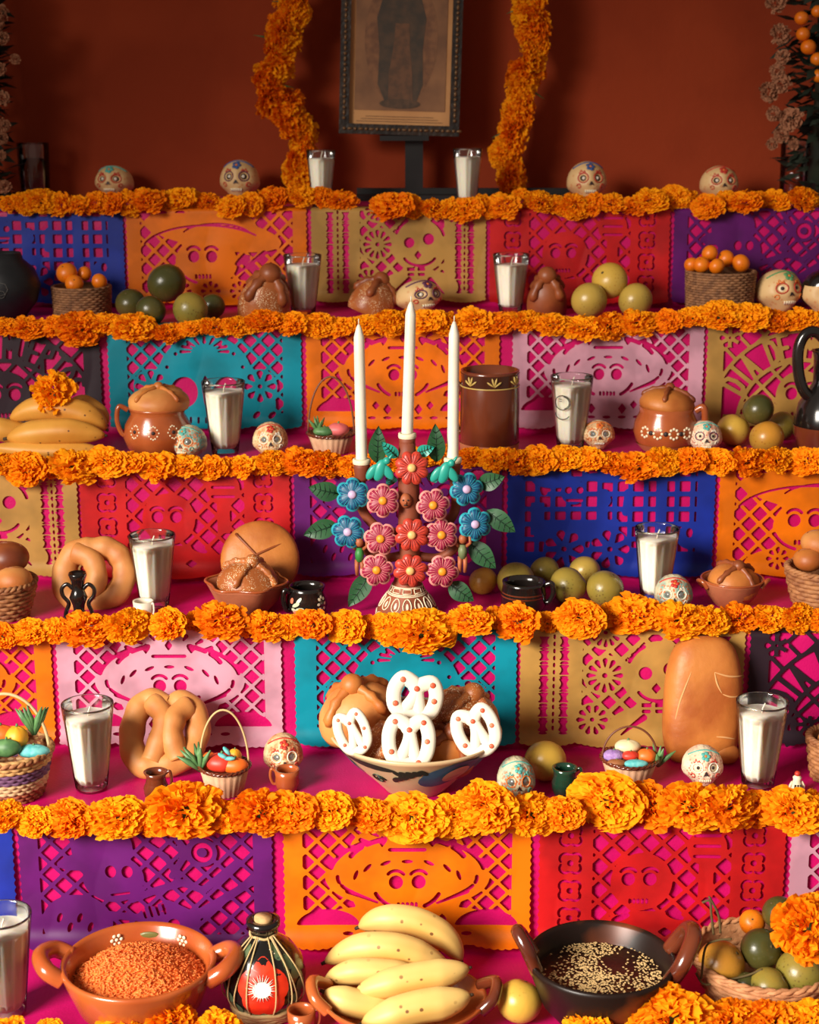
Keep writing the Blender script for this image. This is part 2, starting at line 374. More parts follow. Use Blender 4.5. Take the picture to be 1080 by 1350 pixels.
def d_text():
    s = Sheet(); s.lattice(s.box(50, 25, 41, 23), 9.5, .8)
    cx, cy = 50, 52
    ring = np.maximum(np.maximum(s.circ(cx, cy, 47), -s.circ(cx, cy, 33)), np.maximum(np.abs(s.U-50)-41, 3-s.V))
    s.cut(-np.minimum(-ring, 9e9)*1.0)
    s.F = np.where(ring < 0, np.minimum(s.F, -1.0*np.abs(ring)), s.F)
    s.add(np.maximum(np.abs(np.hypot(s.U-cx, s.V-cy)-47.5)-.9, np.abs(s.U-50)-41)); s.add(np.maximum(np.abs(np.hypot(s.U-cx, s.V-cy)-32.5)-1.0, s.V-49))
    word = 'DIA DE MUERTOS'; n = len(word)
    for i, ch in enumerate(word):
        if ch == ' ': continue
        a = math.radians(-61+122*i/(n-1)); rx, ry = math.sin(a), -math.cos(a)
        for st in GLYPH[ch]:
            pts = []
            for (gx, gy) in st:
                lx, ly = (gx-.3)*7.2, 46.5-gy*13.2
                pts.append((cx+rx*ly-ry*lx, cy+ry*ly+rx*lx))
            s.add(s.line(pts, 1.05))
    s.add(s.circ(50, 38, 13)); s.add(s.ell(30, 46, 10, 5)); s.add(s.ell(70, 46, 10, 5)); s.add(s.box(50, 51, 40, 3))
    s.skull(50, 37, 13)
    for x in (12, 88): s.add(s.circ(x, 8, 5)); s.wheel(x, 8, 5.5, 6, False)
    for x in (28, 72): s.wheel(x, 45, 6, 7, False)
    return s
def trace(F):
    ni, nj = F.shape; vid = {}; vs = []; fs = []
    def vert(key, u, v):
        if key not in vid: vid[key] = len(vs); vs.append((u, v))
        return vid[key]
    ins = F > 0; U, V = GU, GV
    cnt = ins[:-1, :-1].astype(int)+ins[1:, :-1]+ins[1:, 1:]+ins[:-1, 1:]
    for i, j in np.argwhere(cnt > 0):
        i = int(i); j = int(j); cs = [(i, j), (i+1, j), (i+1, j+1), (i, j+1)]; poly = []
        for k in range(4):
            a, b = cs[k], cs[(k+1) % 4]; fa, fb = F[a], F[b]
            if fa > 0: poly.append(vert(a, U[a], V[a]))
            if (fa > 0) != (fb > 0):
                t = fa/(fa-fb); t = min(max(t, .02), .98); key = (min(a, b), max(a, b))
                poly.append(vert(key, U[a]+(U[b]-U[a])*t, V[a]+(V[b]-V[a])*t))
        if len(poly) >= 3: fs.append(tuple(poly))
    return np.array(vs), fs
DESIGN = {}
def design(n):
    if n not in DESIGN: DESIGN[n] = trace(globals()['d_'+n]().F)
    return DESIGN[n]
def paper(name, c, transl=.18, rough=.5):
    return M('tissue_paper_'+name, c, rough, c2=tuple(int(x*.86) for x in c), ns=14, bump=.10, bs=35, transl=transl, spec=.35)
PAPER = {'orange': (246, 124, 0), 'teal': (0, 150, 172), 'pink': (226, 168, 188), 'gold': (196, 150, 76), 'red': (206, 26, 28), 'purple': (104, 22, 112), 'blue': (26, 52, 166), 'black': (46, 30, 40)}
def banner(face, x0, x1, colour, dsg, label, seed):
    k = face; ytop = {1: 1088, 2: 835, 3: 618, 4: 432, 5: 277}[k]
    A = on_y(x0, ytop, YF[k]); B = on_y(x1, ytop, YF[k]); wid = B.x-A.x; unit = wid/100
    uv, fs = design(dsg); U, V = uv[:, 0], uv[:, 1]
    rise = ZS[k]-ZS[k-1]; off = .0045
    rng = random.Random(seed); ph = [rng.uniform(0, 6) for _ in range(6)]
    s = V*unit; X = A.x+U*unit
    r = .010; L0 = r*PI/2
    y = np.empty_like(s); z = np.empty_like(s)
    top = s < 0; arc = (s >= 0) & (s < L0); ar2 = np.clip(s/r, 0, PI/2)
    hang = s >= L0; h = s-L0; Hh = rise-r-.030; curl = s >= L0+Hh
    y[top] = YF[k]+r-s[top]-off; z[top] = ZS[k]+off
    y[arc] = YF[k]-off+r-r*np.sin(ar2[arc]); z[arc] = ZS[k]+off-r+r*np.cos(ar2[arc])
    y[hang] = YF[k]-off; z[hang] = ZS[k]+off-r-h[hang]
    rc = .024; t = np.clip((h-Hh)/rc, 0, 1.15); ex = np.maximum((h-Hh)-rc*1.15, 0)
    y[curl] = YF[k]-off-(rc-rc*np.cos(t))[curl]-(ex*math.sin(1.15))[curl]; zc = ZS[k]+off-r-Hh
    z[curl] = zc-(rc*np.sin(t))[curl]-(ex*math.cos(1.15))[curl]
    wave = (np.sin(U*.11+ph[0])+.6*np.sin(U*.23+ph[1]+V*.05)+.5*np.sin(U*.06+V*.12+ph[2]))*.0011*np.clip(h/.06, 0, 1)
    y = y-np.abs(wave)-np.clip(h, 0, 1)*.02*(.5+.5*math.sin(ph[3]))
    z = np.maximum(z, ZS[k-1]+.004)
    me = bpy.data.meshes.new('cut_paper_banner'); me.from_pydata(np.stack([X, y, z], 1).tolist(), [], fs)
    me.materials.append(paper(colour, PAPER[colour])); me.polygons.foreach_set('use_smooth', [True]*len(fs)); me.update()
    o = bpy.data.objects.new('cut_paper_banner', me); COL.objects.link(o)
    tag(o, label, 'paper banner', 'cut-paper banners hung on the step fronts')
BAN = [
 (5, -76, 163, 'blue', 'blue', 'blue cut-paper banner on the topmost step front, at the far left'),
 (5, 165, 405, 'orange', 'hat', 'orange cut-paper banner with skull in a hat, topmost step front'),
 (5, 409, 642, 'gold', 'gold', 'gold cut-paper banner on the topmost step front, below the picture easel'),
 (5, 645, 885, 'red', 'red', 'red cut-paper banner on the topmost step front, behind the three pale fruits'),
 (5, 888, 1128, 'purple', 'purple', 'purple cut-paper banner on the topmost step front, behind the orange basket'),
 (4, -128, 132, 'black', 'text', 'black cut-paper banner with arched lettering, behind the ripe banana pile'),
 (4, 140, 398, 'teal', 'teal', 'teal cut-paper banner with lattice, behind the clay pot with bread lid'),
 (4, 402, 660, 'orange', 'catrina', 'orange cut-paper banner behind the three tall white tapers'),
 (4, 675, 930, 'pink', 'catrina', 'pale pink cut-paper banner behind the brown clay mug and candle'),
 (4, 932, 1188, 'gold', 'text', 'gold cut-paper banner with arched lettering, beside the black jug'),
 (3, -176, 102, 'gold', 'gold', 'gold cut-paper banner at the far left, behind the basket of buns'),
 (3, 103, 383, 'red', 'red', 'red cut-paper banner behind the round breads on the third step'),
 (3, 386, 664, 'purple', 'purple', 'purple cut-paper banner behind the flower candelabra'),
 (3, 668, 945, 'blue', 'blue', 'blue cut-paper banner above the row of green oranges'),
 (3, 948, 1224, 'orange', 'hat', 'orange cut-paper banner at the right edge, above the bread bowl'),
 (2, -230, 68, 'orange', 'catrina', 'orange cut-paper banner at the left edge, behind the striped candy basket'),
 (2, 72, 372, 'pink', 'catrina', 'pale pink cut-paper banner behind the pretzel bread'),
 (2, 387, 683, 'teal', 'teal', 'teal cut-paper banner behind the painted bread bowl'),
 (2, 685, 984, 'gold', 'gold', 'gold cut-paper banner behind the large leaning loaf'),
 (2, 988, 1288, 'black', 'text', 'black cut-paper banner at the right edge, behind the glass candle'),
 (1, -314, 18, 'blue', 'blue', 'blue cut-paper banner at the bottom left corner'),
 (1, 22, 360, 'purple', 'purple', 'purple cut-paper banner behind the clay casserole of orange rice'),
 (1, 372, 702, 'orange', 'catrina', 'orange cut-paper banner behind the dish of yellow bananas'),
 (1, 710, 1038, 'red', 'red', 'red cut-paper banner behind the dark sesame casserole'),
 (1, 1042, 1370, 'pink', 'catrina', 'pale pink cut-paper banner at the bottom right, behind the fruit basket')]
for i, b in enumerate(BAN): banner(*b, seed=i*3+1)

# ------------------------------------------------------------------ marigolds
def marigold_mat():
    m = bpy.data.materials.new('marigold_petals'); m.use_nodes = True; nt = m.node_tree; N = nt.nodes; L = nt.links
    b = N['Principled BSDF']; b.inputs['Roughness'].default_value = .75; b.inputs['Specular IOR Level'].default_value = .15
    at = N.new('ShaderNodeAttribute'); at.attribute_name = 'petal'; oi = N.new('ShaderNodeObjectInfo')
    ad = N.new('ShaderNodeMath'); ad.operation = 'MULTIPLY_ADD'; L.new(oi.outputs['Random'], ad.inputs[0]); ad.inputs[1].default_value = .55; L.new(at.outputs['Fac'], ad.inputs[2])
    r = N.new('ShaderNodeValToRGB'); L.new(ad.outputs[0], r.inputs[0]); e = r.color_ramp.elements
    e[0].position = .0; e[0].color = lin((226, 96, 0)); e[1].position = 1.3/1.4; e[1].color = lin((255, 174, 14)); q = r.color_ramp.elements.new(.45); q.color = lin((248, 134, 2))
    L.new(r.outputs[0], b.inputs['Base Color'])
    t = N.new('ShaderNodeBsdfTranslucent'); L.new(r.outputs[0], t.inputs[0]); mx = N.new('ShaderNodeMixShader'); mx.inputs[0].default_value = .3
    L.new(b.outputs[0], mx.inputs[1]); L.new(t.outputs[0], mx.inputs[2]); L.new(mx.outputs[0], N['Material Output'].inputs[0])
    return m
MARI = marigold_mat(); CALYX = M('marigold_calyx', (70, 84, 30), .7)
def marigold_mesh(seed, n=150, loose=.0):
    rg = random.Random(seed); vs = []; fs = []; at = []
    for i in range(n):
        t = (i+.5)/n; ph = math.acos(1-t*1.18)              # from the crown down past the equator
        th = i*2.399963+rg.uniform(-.25, .25); ph += rg.uniform(-.09, .09)
        d = Vector((math.sin(ph)*math.cos(th), math.sin(ph)*math.sin(th), math.cos(ph)*.74))
        ln = rg.uniform(.82, 1.04)*(1+loose*rg.uniform(-.3, .3)); wd = rg.uniform(.13, .2)*(1+.35*t)
        side = d.cross(Vector((rg.uniform(-1, 1), rg.uniform(-1, 1), rg.uniform(-1, 1)))).normalized()
        if t > .35: side = (side*.5+Vector((-math.sin(th), math.cos(th), 0))).normalized()
        nr = side.cross(d).normalized(); cu = rg.uniform(.04, .16)
        o = len(vs); base = d*.42; mid = d*(ln*.78)+nr*cu*.5; tip = d*ln+nr*(cu*rg.uniform(-1.2, .6))
        vs += [base-side*wd*.35, base+side*wd*.35, mid-side*wd+nr*.06, mid-nr*.03, mid+side*wd+nr*.06, tip-side*wd*.85+nr*.09, tip-side*wd*.3-nr*.02+d*.05, tip+side*wd*.3+nr*.05+d*.03, tip+side*wd*.85-nr*.05]
        fs += [(o, o+3, o+2), (o, o+1, o+3), (o+1, o+4, o+3), (o+2, o+3, o+6, o+5), (o+3, o+7, o+6), (o+3, o+4, o+8, o+7)]
        c = rg.uniform(0, .32)+.22*(1-t); at += [c*.25]*2+[c]*3+[min(1, c*1.5+.08)]*4
    me = bpy.data.meshes.new('marigold'); me.from_pydata([tuple(v) for v in vs], [], fs); me.materials.append(MARI)
    a = me.attributes.new('petal', 'FLOAT', 'POINT'); a.data.foreach_set('value', at); me.update()
    return me
MGM = [marigold_mesh(s, n, l) for s, n, l in ((1, 150, 0), (2, 130, .3), (3, 170, .2), (4, 140, .5), (5, 120, .6), (6, 160, .4))]
mb = MB(); mb.lathe([(.02, -.62), (.14, -.58), (.22, -.4), (.30, -.2), (.0, -.12)], 10); CALM = mb.mesh('calyx', CALYX)
def marigold(p, r, n, name='marigold', parent=None, sq=1.0, calyx=True, wide=None):
    o = bpy.data.objects.new(name, random.choice(MGM)); COL.objects.link(o)
    q = Vector(n).to_track_quat('Z', 'Y') @ Euler((0, 0, random.uniform(0, 6.28))).to_quaternion()
    o.rotation_mode = 'QUATERNION'; o.rotation_quaternion = q; o.location = p; o.scale = (r, r, r*sq)
    if wide: o.rotation_quaternion = Vector(n).to_track_quat('Z', 'Y') @ Euler((0, 0, random.choice((0, PI)))).to_quaternion(); o.scale = (r*wide, r*.84, r*sq)
    if parent: o.parent = parent
    elif calyx:
        c = bpy.data.objects.new('calyx', CALM); COL.objects.link(c); c.parent = o
    return o
ROWS = {
 5: [(12,266,30),(55,263,46),(104,268,34),(147,266,40),(195,262,46),(237,260,46),(276,264,34),(305,270,42),(358,260,46),(400,257,42),(450,262,38),(517,270,56),(568,273,36),(615,274,46),(664,269,44),(712,264,46),(757,270,44),(805,266,40),(835,270,36),(858,262,46),(888,258,44),(933,270,44),(981,265,46),(1022,262,40),(1060,260,48)],
 4: [(4,428,34),(36,430,46),(72,428,40),(106,431,62),(138,424,40),(176,430,56),(222,437,42),(252,430,36),(282,429,36),(312,428,36),(350,421,50),(386,425,46),(420,426,42),(451,429,42),(482,426,40),(514,423,46),(562,421,50),(594,426,46),(626,421,46),(657,424,46),(692,421,42),(727,426,44),(768,431,52),(803,427,46),(841,423,46),(880,421,42),(913,416,46),(950,413,58),(988,416,56),(1022,421,46),(1056,419,46),(1082,421,42)],
 3: [(2,610,42),(35,616,62),(98,613,64),(140,606,52),(171,608,44),(205,613,52),(242,612,46),(281,614,42),(320,613,42),(360,607,46),(396,606,52),(431,609,46),(462,612,38),(515,606,44),(560,600,44),(622,601,40),(652,604,42),(681,606,46),(711,604,50),(746,601,50),(776,603,46),(806,608,46),(838,613,62),(876,606,52),(911,604,46),(946,606,46),(985,606,50),(1024,604,46),(1064,606,48)],
 2: [(2,836,46),(40,831,52),(76,829,46),(113,827,62),(168,823,58),(222,821,58),(292,816,66),(350,823,52),(411,821,56),(457,823,56),(512,826,54),(556,831,86),(620,816,58),(685,818,62),(722,818,40),(764,813,66),(836,808,78),(896,816,66),(936,816,52),(975,813,52),(1015,813,52),(1054,813,52),(1082,816,46)],
 1: [(5,1073,52),(46,1081,56),(92,1078,70),(155,1076,76),(202,1078,54),(246,1066,96),(305,1074,56),(345,1068,76),(384,1067,70),(436,1066,68),(487,1072,62),(545,1076,82),(600,1073,70),(640,1062,86),(700,1071,72),(742,1070,60),(800,1053,96),(860,1060,76),(911,1061,80),(960,1061,76),(1002,1064,62),(1045,1066,76),(1082,1063,62)],
 0: [(10,1362,50),(66,1358,40),(168,1352,70),(226,1346,66),(288,1354,60),(778,1353,66),(826,1362,60),(884,1343,108),(960,1352,86),(1018,1350,80),(1072,1348,76)]}
ORD = ['first','second','third','fourth','fifth','sixth','seventh','eighth','ninth','tenth','eleventh','twelfth','thirteenth','fourteenth','fifteenth','sixteenth','seventeenth','eighteenth','nineteenth','twentieth','twenty-first','twenty-second','twenty-third','twenty-fourth','twenty-fifth','twenty-sixth','twenty-seventh','twenty-eighth','twenty-ninth','thirtieth','thirty-first','thirty-second','thirty-third']
for k, row in ROWS.items():
    for i, (px, py, d) in enumerate(sorted(row)):
        Y = YF[k]+.012; py += 3 if k else 0; p = on_y(px, py, Y); r = d/2/pxm(p)*1.0
        if p.z < ZS[k]+r*.55: p = on_y(px, py, YF[k]-r*.42)
        n = Vector((random.uniform(-.6, .6), -.8, random.uniform(.3, 1.5)))
        o = marigold(p, r*.96, n, sq=random.uniform(.68, .86), wide=random.uniform(1.06, 1.22))
        tag(o, f'orange marigold head, {ORD[i]} from the left in the row edging the {STEP[k]} step', 'marigold', f'marigold heads edging the {STEP[k]} step')
    # small filler blooms pushed in between
    if k:
        xs = sorted(row)
        m = 0
        for (a, b) in zip(xs[:-1], xs[1:]):
            gap = (b[0]-a[0])-(a[2]+b[2])/2*.86
            if gap > 2 or k in (4, 3):
                px, py = (a[0]+b[0])/2, (a[1]+b[1])/2+random.uniform(-2, 5); d = max(24, min(34, gap+24))
                if k == 5 and gap > 16: continue
                p = on_y(px, py, YF[k]+.016); r = d/2/pxm(p)
                if p.z < ZS[k]+r*.55: p = on_y(px, py, YF[k]-r*.3)
                o = marigold(p, r, (random.uniform(-.6, .6), -1, random.uniform(.3, 1)), 'small_marigold', sq=.8, calyx=False); m += 1
                tag(o, f'small orange marigold bloom tucked between larger heads, {ORD[m-1]} from left on {STEP[k]} step', 'marigold', f'small marigolds edging the {STEP[k]} step')
# ------------------------------------------------------------------ shared materials
CLAY = M('glazed_clay', (172, 88, 44), .22, c2=(150, 70, 32), ns=14, bump=.05, bs=40, coat=.5)
RAWCLAY = M('bare_clay', (176, 102, 66), .75, c2=(156, 84, 52), ns=16, bump=.1, bs=120)
DARKCLAY = M('brown_glaze', (112, 52, 28), .2, c2=(84, 34, 20), ns=10, coat=.6)
BLACK = M('black_glaze', (20, 17, 16), .18, c2=(34, 26, 22), ns=12, coat=.6)
CREAMSLIP = M('cream_slip', (236, 222, 188), .55)
WAX = M('white_wax', (244, 240, 224), .5, c2=(238, 232, 214), ns=20, sss=.6)
WICK = M('wick', (226, 216, 196), .8)
WICKER = M('wicker', (172, 116, 70), .7, c2=(140, 86, 50), ns=60, bump=.2, bs=200)
WICKERD = M('dark_wicker', (150, 104, 66), .75, c2=(112, 74, 46), ns=80, bump=.2, bs=200)
BREAD = M('bread_crust', (196, 120, 52), .5, c2=(164, 86, 32), ns=12, bump=.25, bs=70, sss=.08)
BREADD = M('dark_bread_crust', (146, 76, 36), .45, c2=(110, 48, 22), ns=16, bump=.12, bs=50)
BREADL = M('pale_bread_crust', (210, 144, 78), .55, c2=(180, 104, 46), ns=11, bump=.18, bs=70, sss=.08)
SUGARB = speckled('sugared_bread', (158, 86, 40), (250, 232, 190), 420, .34, .4, c2=(188, 112, 54), ns=14, bump=.15)
ICING = M('white_icing', (230, 222, 202), .5, bump=.04, bs=90)
REDDOT = M('red_sprinkle', (214, 84, 52), .5, c2=(232, 120, 84), ns=60)
STEMM = M('fruit_stem', (86, 70, 34), .8)
LEAFG = M('leaf_green', (58, 104, 52), .45, c2=(40, 80, 40), ns=30)
SILVER = M('silver_foil', (150, 156, 152), .3, metal=.6)
INK = M('dark_ink', (44, 26, 24), .6)
OR_RICE = M('orange_rice', (238, 116, 44), .5, c2=(246, 140, 64), ns=80)

# ------------------------------------------------------------------ candles in fluted glasses
def glass_candle(k, px, py, wpx, hpx, fill, label, name='glass_candle', rz=0):
    p = spot(k, px, py, .04); s = pxm(p+Vector((0, 0, .1))); R = wpx/2/s; a = math.atan2(CAMZ-p.z-.1, p.y)
    H = hpx/s/math.cos(a)*1.0
    t = thing(name, label, 'candle', p, rz, 'white candles in fluted glasses')
    rb = R*.60; n = 14
    rad = lambda z: rb+(R-rb)*(z/H)**.9
    fl = lambda A, z: 1+(-.035*abs(math.sin(A*n/2))**.7 if .05*H < z < .82*H else 0)
    prof = [(rb*.9, 0), (rb, .003)]+[(rad(H*f), H*f) for f in (.05, .06, .2, .4, .6, .8, .815, .84, .92, .985)]+[(R*.99, H), (R*.955, H), (R*.945, H*.97)]
    mb = MB(); mb.lathe(prof, n*6, rf=fl, cap=False); mb.lathe([(0, .004), (rb*.9, .004)], n*6, cap=False)
    mb.lathe([(rb*.85, .012)]+[(rad(H*f)-.0035, H*f) for f in (.15, .5, .8, .97)], 48, cap=False)
    mb.build('glass', GLASS, t)
    mb = MB(); wf = lambda A, z: 1+(-.045*abs(math.sin(A*n/2))**.7 if z < H*fill*.98 else 0)
    mb.lathe([(0, .011), (rb*.84, .012)]+[(rad(H*f*fill)*.925, H*f*fill) for f in (.2, .4, .6, .8, .97)]+[(rad(H*fill)*.88, H*fill), (0, H*fill-.001)], n*6, cap=False, rf=wf)
    mb.build('wax', WAX, t)
    mb = MB(); mb.tube([(0, 0, H*fill-.003), (.001, 0, H*fill+.006), (.004, -.001, H*fill+.014)], .0011, 6); mb.build('wick', WICK, t)
    return t
GC = [
 (0, 10, 1336, 80, 128, .86, 'white candle in a fluted glass, cut off by the lower left edge'),
 (1, 121, 1040, 69, 113, .86, 'white candle in a fluted glass between the candy basket and pretzel bread'),
 (1, 999, 1036, 69, 112, .87, 'white candle in a fluted glass beside the large leaning loaf'),
 (2, 204, 800, 62, 96, .87, 'white candle in a fluted glass behind the tiny white cup'),
 (2, 863, 790, 60, 95, .86, 'white candle in a fluted glass behind the skull with red flowers'),
 (3, 297, 598, 58, 96, .86, 'white candle in a fluted glass between the two skulls near the clay pot'),
 (3, 752, 592, 57, 97, .88, 'white candle in a glass with a black round emblem'),
 (4, 400, 416, 51, 80, .84, 'white candle in a fluted glass between two brown breads, fifth step'),
 (4, 673, 412, 49, 77, .82, 'white candle in a fluted glass before the red banner, fifth step'),
 (5, 424, 273, 39, 74, .86, 'white candle in a glass left of the easel on the top step'),
 (5, 616, 271, 39, 74, .86, 'white candle in a glass right of the easel on the top step')]
GCO = [glass_candle(*g) for g in GC]
# round emblem printed on one glass
t = GCO[6]; p = t.location; s = pxm(p+Vector((0, 0, .1)))
mb = MB()
def onglass(ax, z, r): return Vector((r*math.sin(ax), -r*math.cos(ax), z))
Rg = 57/2/s
for (cz, rr, a0, a1) in ((.088, .0125, 0, 360), (.088, .0108, -70, 80), (.072, .013, 190, 330)):
    pts = [onglass((-.55)+rr*math.cos(math.radians(a0+(a1-a0)*i/24))/Rg*1.2, cz+rr*math.sin(math.radians(a0+(a1-a0)*i/24)), Rg*.93+.001) for i in range(25)]
    mb.tube(pts, .0008, 5)
for z in (.094, .0905): mb.tube([onglass(-.72, z, Rg*.94+.001), onglass(-.58, z, Rg*.94+.001)], .0006, 5)
mb.build('emblem', INK, t)['label'] = 'black printed round emblem'
def water_glass(px, py, wpx, hpx, label):
    p = spot(5, px, py, .05); s = pxm(p); R = wpx/2/s; H = hpx/s
    t = thing('water_glass', label, 'glass', p, 0, 'clear water glasses on the top step')
    mb = MB(); mb.lathe([(0, .003), (R*.9, .0), (R*.92, .01), (R, H*.98), (R, H), (R*.95, H), (R*.95, H*.97), (R*.86, .012)], 40, cap=False); mb.build('glass', GLASS, t)
    wm = MATS.get('water')
    if not wm:
        wm = GLASS.copy(); wm.name = 'water'; MATS['water'] = wm
        for nd in wm.node_tree.nodes:
            if nd.type == 'BSDF_TRANSPARENT': nd.inputs[0].default_value = (.90, .85, .82, 1)
            if nd.type == 'FRESNEL': nd.inputs[0].default_value = 1.33
    mb = MB(); mb.lathe([(0, .006), (R*.85, .008), (R*.93, H*.72), (0, H*.72)], 32, cap=False); mb.build('water', wm, t)
water_glass(47, 262, 42, 72, 'clear glass of water at the left end of the top step')
water_glass(1046, 262, 40, 76, 'clear glass of water at the right end of the top step')

# ------------------------------------------------------------------ fruit
FM = {'green': speckled('green_orange_rind', (146, 124, 50), (98, 80, 32), 180, .3, .32, c2=(116, 108, 44), ns=9, bump=.12),
      'dark': speckled('dark_green_rind', (66, 66, 30), (92, 84, 40), 180, .3, .3, c2=(90, 80, 36), ns=9, bump=.12),
      'yellow': speckled('yellow_rind', (206, 164, 64), (176, 126, 44), 170, .25, .35, c2=(190, 158, 72), ns=8, bump=.1),
      'pale': speckled('pale_green_rind', (186, 154, 68), (146, 114, 46), 170, .28, .33, c2=(158, 134, 58), ns=8, bump=.1),
      'amber': speckled('amber_rind', (196, 134, 44), (150, 96, 30), 170, .28, .33, c2=(160, 120, 44), ns=8, bump=.1),
      'orange': speckled('small_orange_rind', (232, 124, 14), (200, 92, 6), 200, .3, .38, c2=(220, 108, 8), ns=12, bump=.1)}
def fruit_at(p, r, kind, label, group, name='green_orange', tilt=None, cat='fruit'):
    mb = MB(); sd = random.uniform(0, 50)
    mb.blob(nu=28, nv=18, fn=lambda d: Vector((d.x*r, d.y*r, d.z*r*.94-(.06*r*math.exp(-((1-d.z)/.03)))))*(1+.012*wob(d, 2, sd)))
    o = mb.build(name, FM[kind]); o.location = p; o.rotation_euler = tilt or (random.uniform(.2, 1.1), random.uniform(-.6, .6), random.uniform(0, 6))
    mb = MB(); mb.lathe([(0, r*.845), (r*.10, r*.85), (r*.075, r*.90), (0, r*.905)], 7, cap=False); mb.build('stem_button', STEMM, o)
    return tag(o, label, cat, group)
def fruit(k, px, pyc, rpx, kind, label, group, dy=0, name='green_orange'):
    # pyc: pixel of the centre; the fruit rests on step k
    z = ZS[k]; q = spot(k, px, pyc+rpx*.9); 
    for _ in range(3): r = rpx/pxm(q); q = on_z(px, pyc, ZS[k]+r*.97)
    q.y = min(max(q.y+dy, YF[k]+.01), YB[k]-r-.012); q.x = (px-540)/pxm(q)
    return fruit_at(q, r, kind, label, group, name)
def fruit_up(px, pyc, rpx, Y, kind, label, group, name='green_orange'):
    q = on_y(px, pyc, Y); return fruit_at(q, rpx/pxm(q), kind, label, group, name)
G5 = 'green oranges on the fifth step'
fruit(4, 172, 400, 20, 'dark', 'dark green orange leftmost in the pile beside the small orange basket', G5)
fruit(4, 199, 409, 20, 'dark', 'dark green orange front in the pile, beneath the large dark one', G5)
fruit(4, 251, 408, 23, 'green', 'olive green orange at the front right of the dark green pile', G5)
fruit(4, 280, 404, 17, 'dark', 'small dark green orange at the right end of the pile', G5)
fruit_up(220, 373, 26, 3.14, 'dark', 'large dark green orange on top of the pile, fifth step', G5)
G5b = 'pale fruits stacked on the fifth step'
fruit(4, 777, 396, 24, 'pale', 'pale green fruit at lower left of the stack of three', G5b, name='pale_fruit')
fruit(4, 838, 396, 23, 'pale', 'pale green fruit at lower right of the stack of three', G5b, name='pale_fruit')
fruit_up(804, 370, 24, 3.13, 'yellow', 'yellow fruit on top of the stack of three, fifth step', G5b, name='pale_fruit')
G4 = 'oranges by the black jug on the fourth step'
fruit(3, 967, 567, 22, 'yellow', 'yellow fruit beside the pale skull, left of the four by the jug', G4)
fruit(3, 1030, 566, 20, 'green', 'greenish fruit at the back right of the four by the jug', G4, dy=.03)
fruit(3, 1011, 577, 23, 'amber', 'amber fruit at the front of the four by the jug', G4)
fruit_up(1000, 540, 21, 2.86, 'dark', 'dark green fruit on top of the four by the jug', G4)
G3 = 'green oranges right of the candelabra'
fruit(2, 637, 766, 19, 'amber', 'amber fruit nearest the candelabra base, third step', G3)
fruit(2, 680, 765, 25, 'green', 'green orange directly behind the black cup', G3)
fruit(2, 718, 754, 20, 'green', 'small green orange at the back, above the black cup handle', G3, dy=.04)
fruit(2, 749, 772, 25, 'green', 'large green orange right of the black cup', G3)
fruit(2, 771, 756, 21, 'pale', 'pale green orange at the back, between two front ones', G3, dy=.04)
fruit(2, 798, 776, 25, 'green', 'green orange with a dark speck, rightmost in the row of six', G3)
fruit(1, 719, 1003, 28, 'yellow', 'yellow grapefruit between the bread bowl and the green mug', None, name='grapefruit')
fruit(0, 685, 1320, 30, 'yellow', 'yellow fruit between the banana dish and the dark casserole', None, name='grapefruit')
# woven containers with small oranges
def weave(mb, rb, rt, h, rows, ribs, amp, thick, z0=0, oval=1.0):
    for i in range(rows):
        f = i/(rows-1); z = z0+h*f; R = rb+(rt-rb)*f**.85; n = ribs*4
        pts = [((R+amp*math.sin(ribs*2*PI*j/n*1+i*PI))*math.cos(2*PI*j/n), (R+amp*math.sin(ribs*2*PI*j/n+i*PI))*math.sin(2*PI*j/n)*oval, z) for j in range(n)]
        mb.tube(pts, thick, 6, closed=True)
def basket(name, label, p, rb, rt, h, rows=9, ribs=16, mat=None, rim=True, cat='basket', oval=1.0, group=None, bands=None):
    t = thing(name, label, cat, p, random.uniform(0, 1), group); mat = mat or WICKER; th = h/rows*.56
    if bands:
        per = rows//len(bands)
        for b, m in enumerate(bands):
            mb = MB(); n0 = b*per
            for i in range(n0, n0+per+(1 if b == len(bands)-1 else 0)):
                f = i/rows; R = rb+(rt-rb)*f**.85; n = ribs*4
                mb.tube([((R+.0016*math.sin(ribs*2*PI*j/n+i*PI))*math.cos(2*PI*j/n), (R+.0016*math.sin(ribs*2*PI*j/n+i*PI))*math.sin(2*PI*j/n), th+h*f) for j in range(n)], th, 6, closed=True)
            mb.build('woven_band', m, t)
    else:
        mb = MB(); weave(mb, rb, rt, h-th*2, rows, ribs, .0018, th, th, oval); mb.build('weave', mat, t)
    mb = MB(); mb.lathe([(0, .004), (rb*.96, .004), (rb+(rt-rb)*.5**.85-.003, h*.5), (rt-.004, h*.97)], 32, cap=False, X=TR(sc=(1, oval, 1))); mb.build('lining', mat, t)
    if rim:
        mb = MB(); n = 96
        for q in (0, PI):
            mb.tube([((rt+.003*math.cos(9*2*PI*j/n*2+q))*math.cos(2*PI*j/n), (rt+.003*math.cos(18*2*PI*j/n+q))*math.sin(2*PI*j/n)*oval, h+.002*math.sin(18*2*PI*j/n+q)) for j in range(n)], .0032, 6, closed=True)
        mb.build('rim', mat, t)
    return t
def basket_px(k, px, py, wpx, hpx, rbot=.85, **kw):
    p = spot(k, px, py, wpx/2/800); s = pxm(p); kw.setdefault('name', 'basket')
    return basket(p=p, rb=wpx/2/s*rbot, rt=wpx/2/s, h=hpx/s, **kw)
b1 = basket_px(4, 109, 414, 74, 38, .95, label='small tan woven tub holding little oranges, left on the fifth step', mat=WICKERD, rim=False, rows=12, ribs=22)
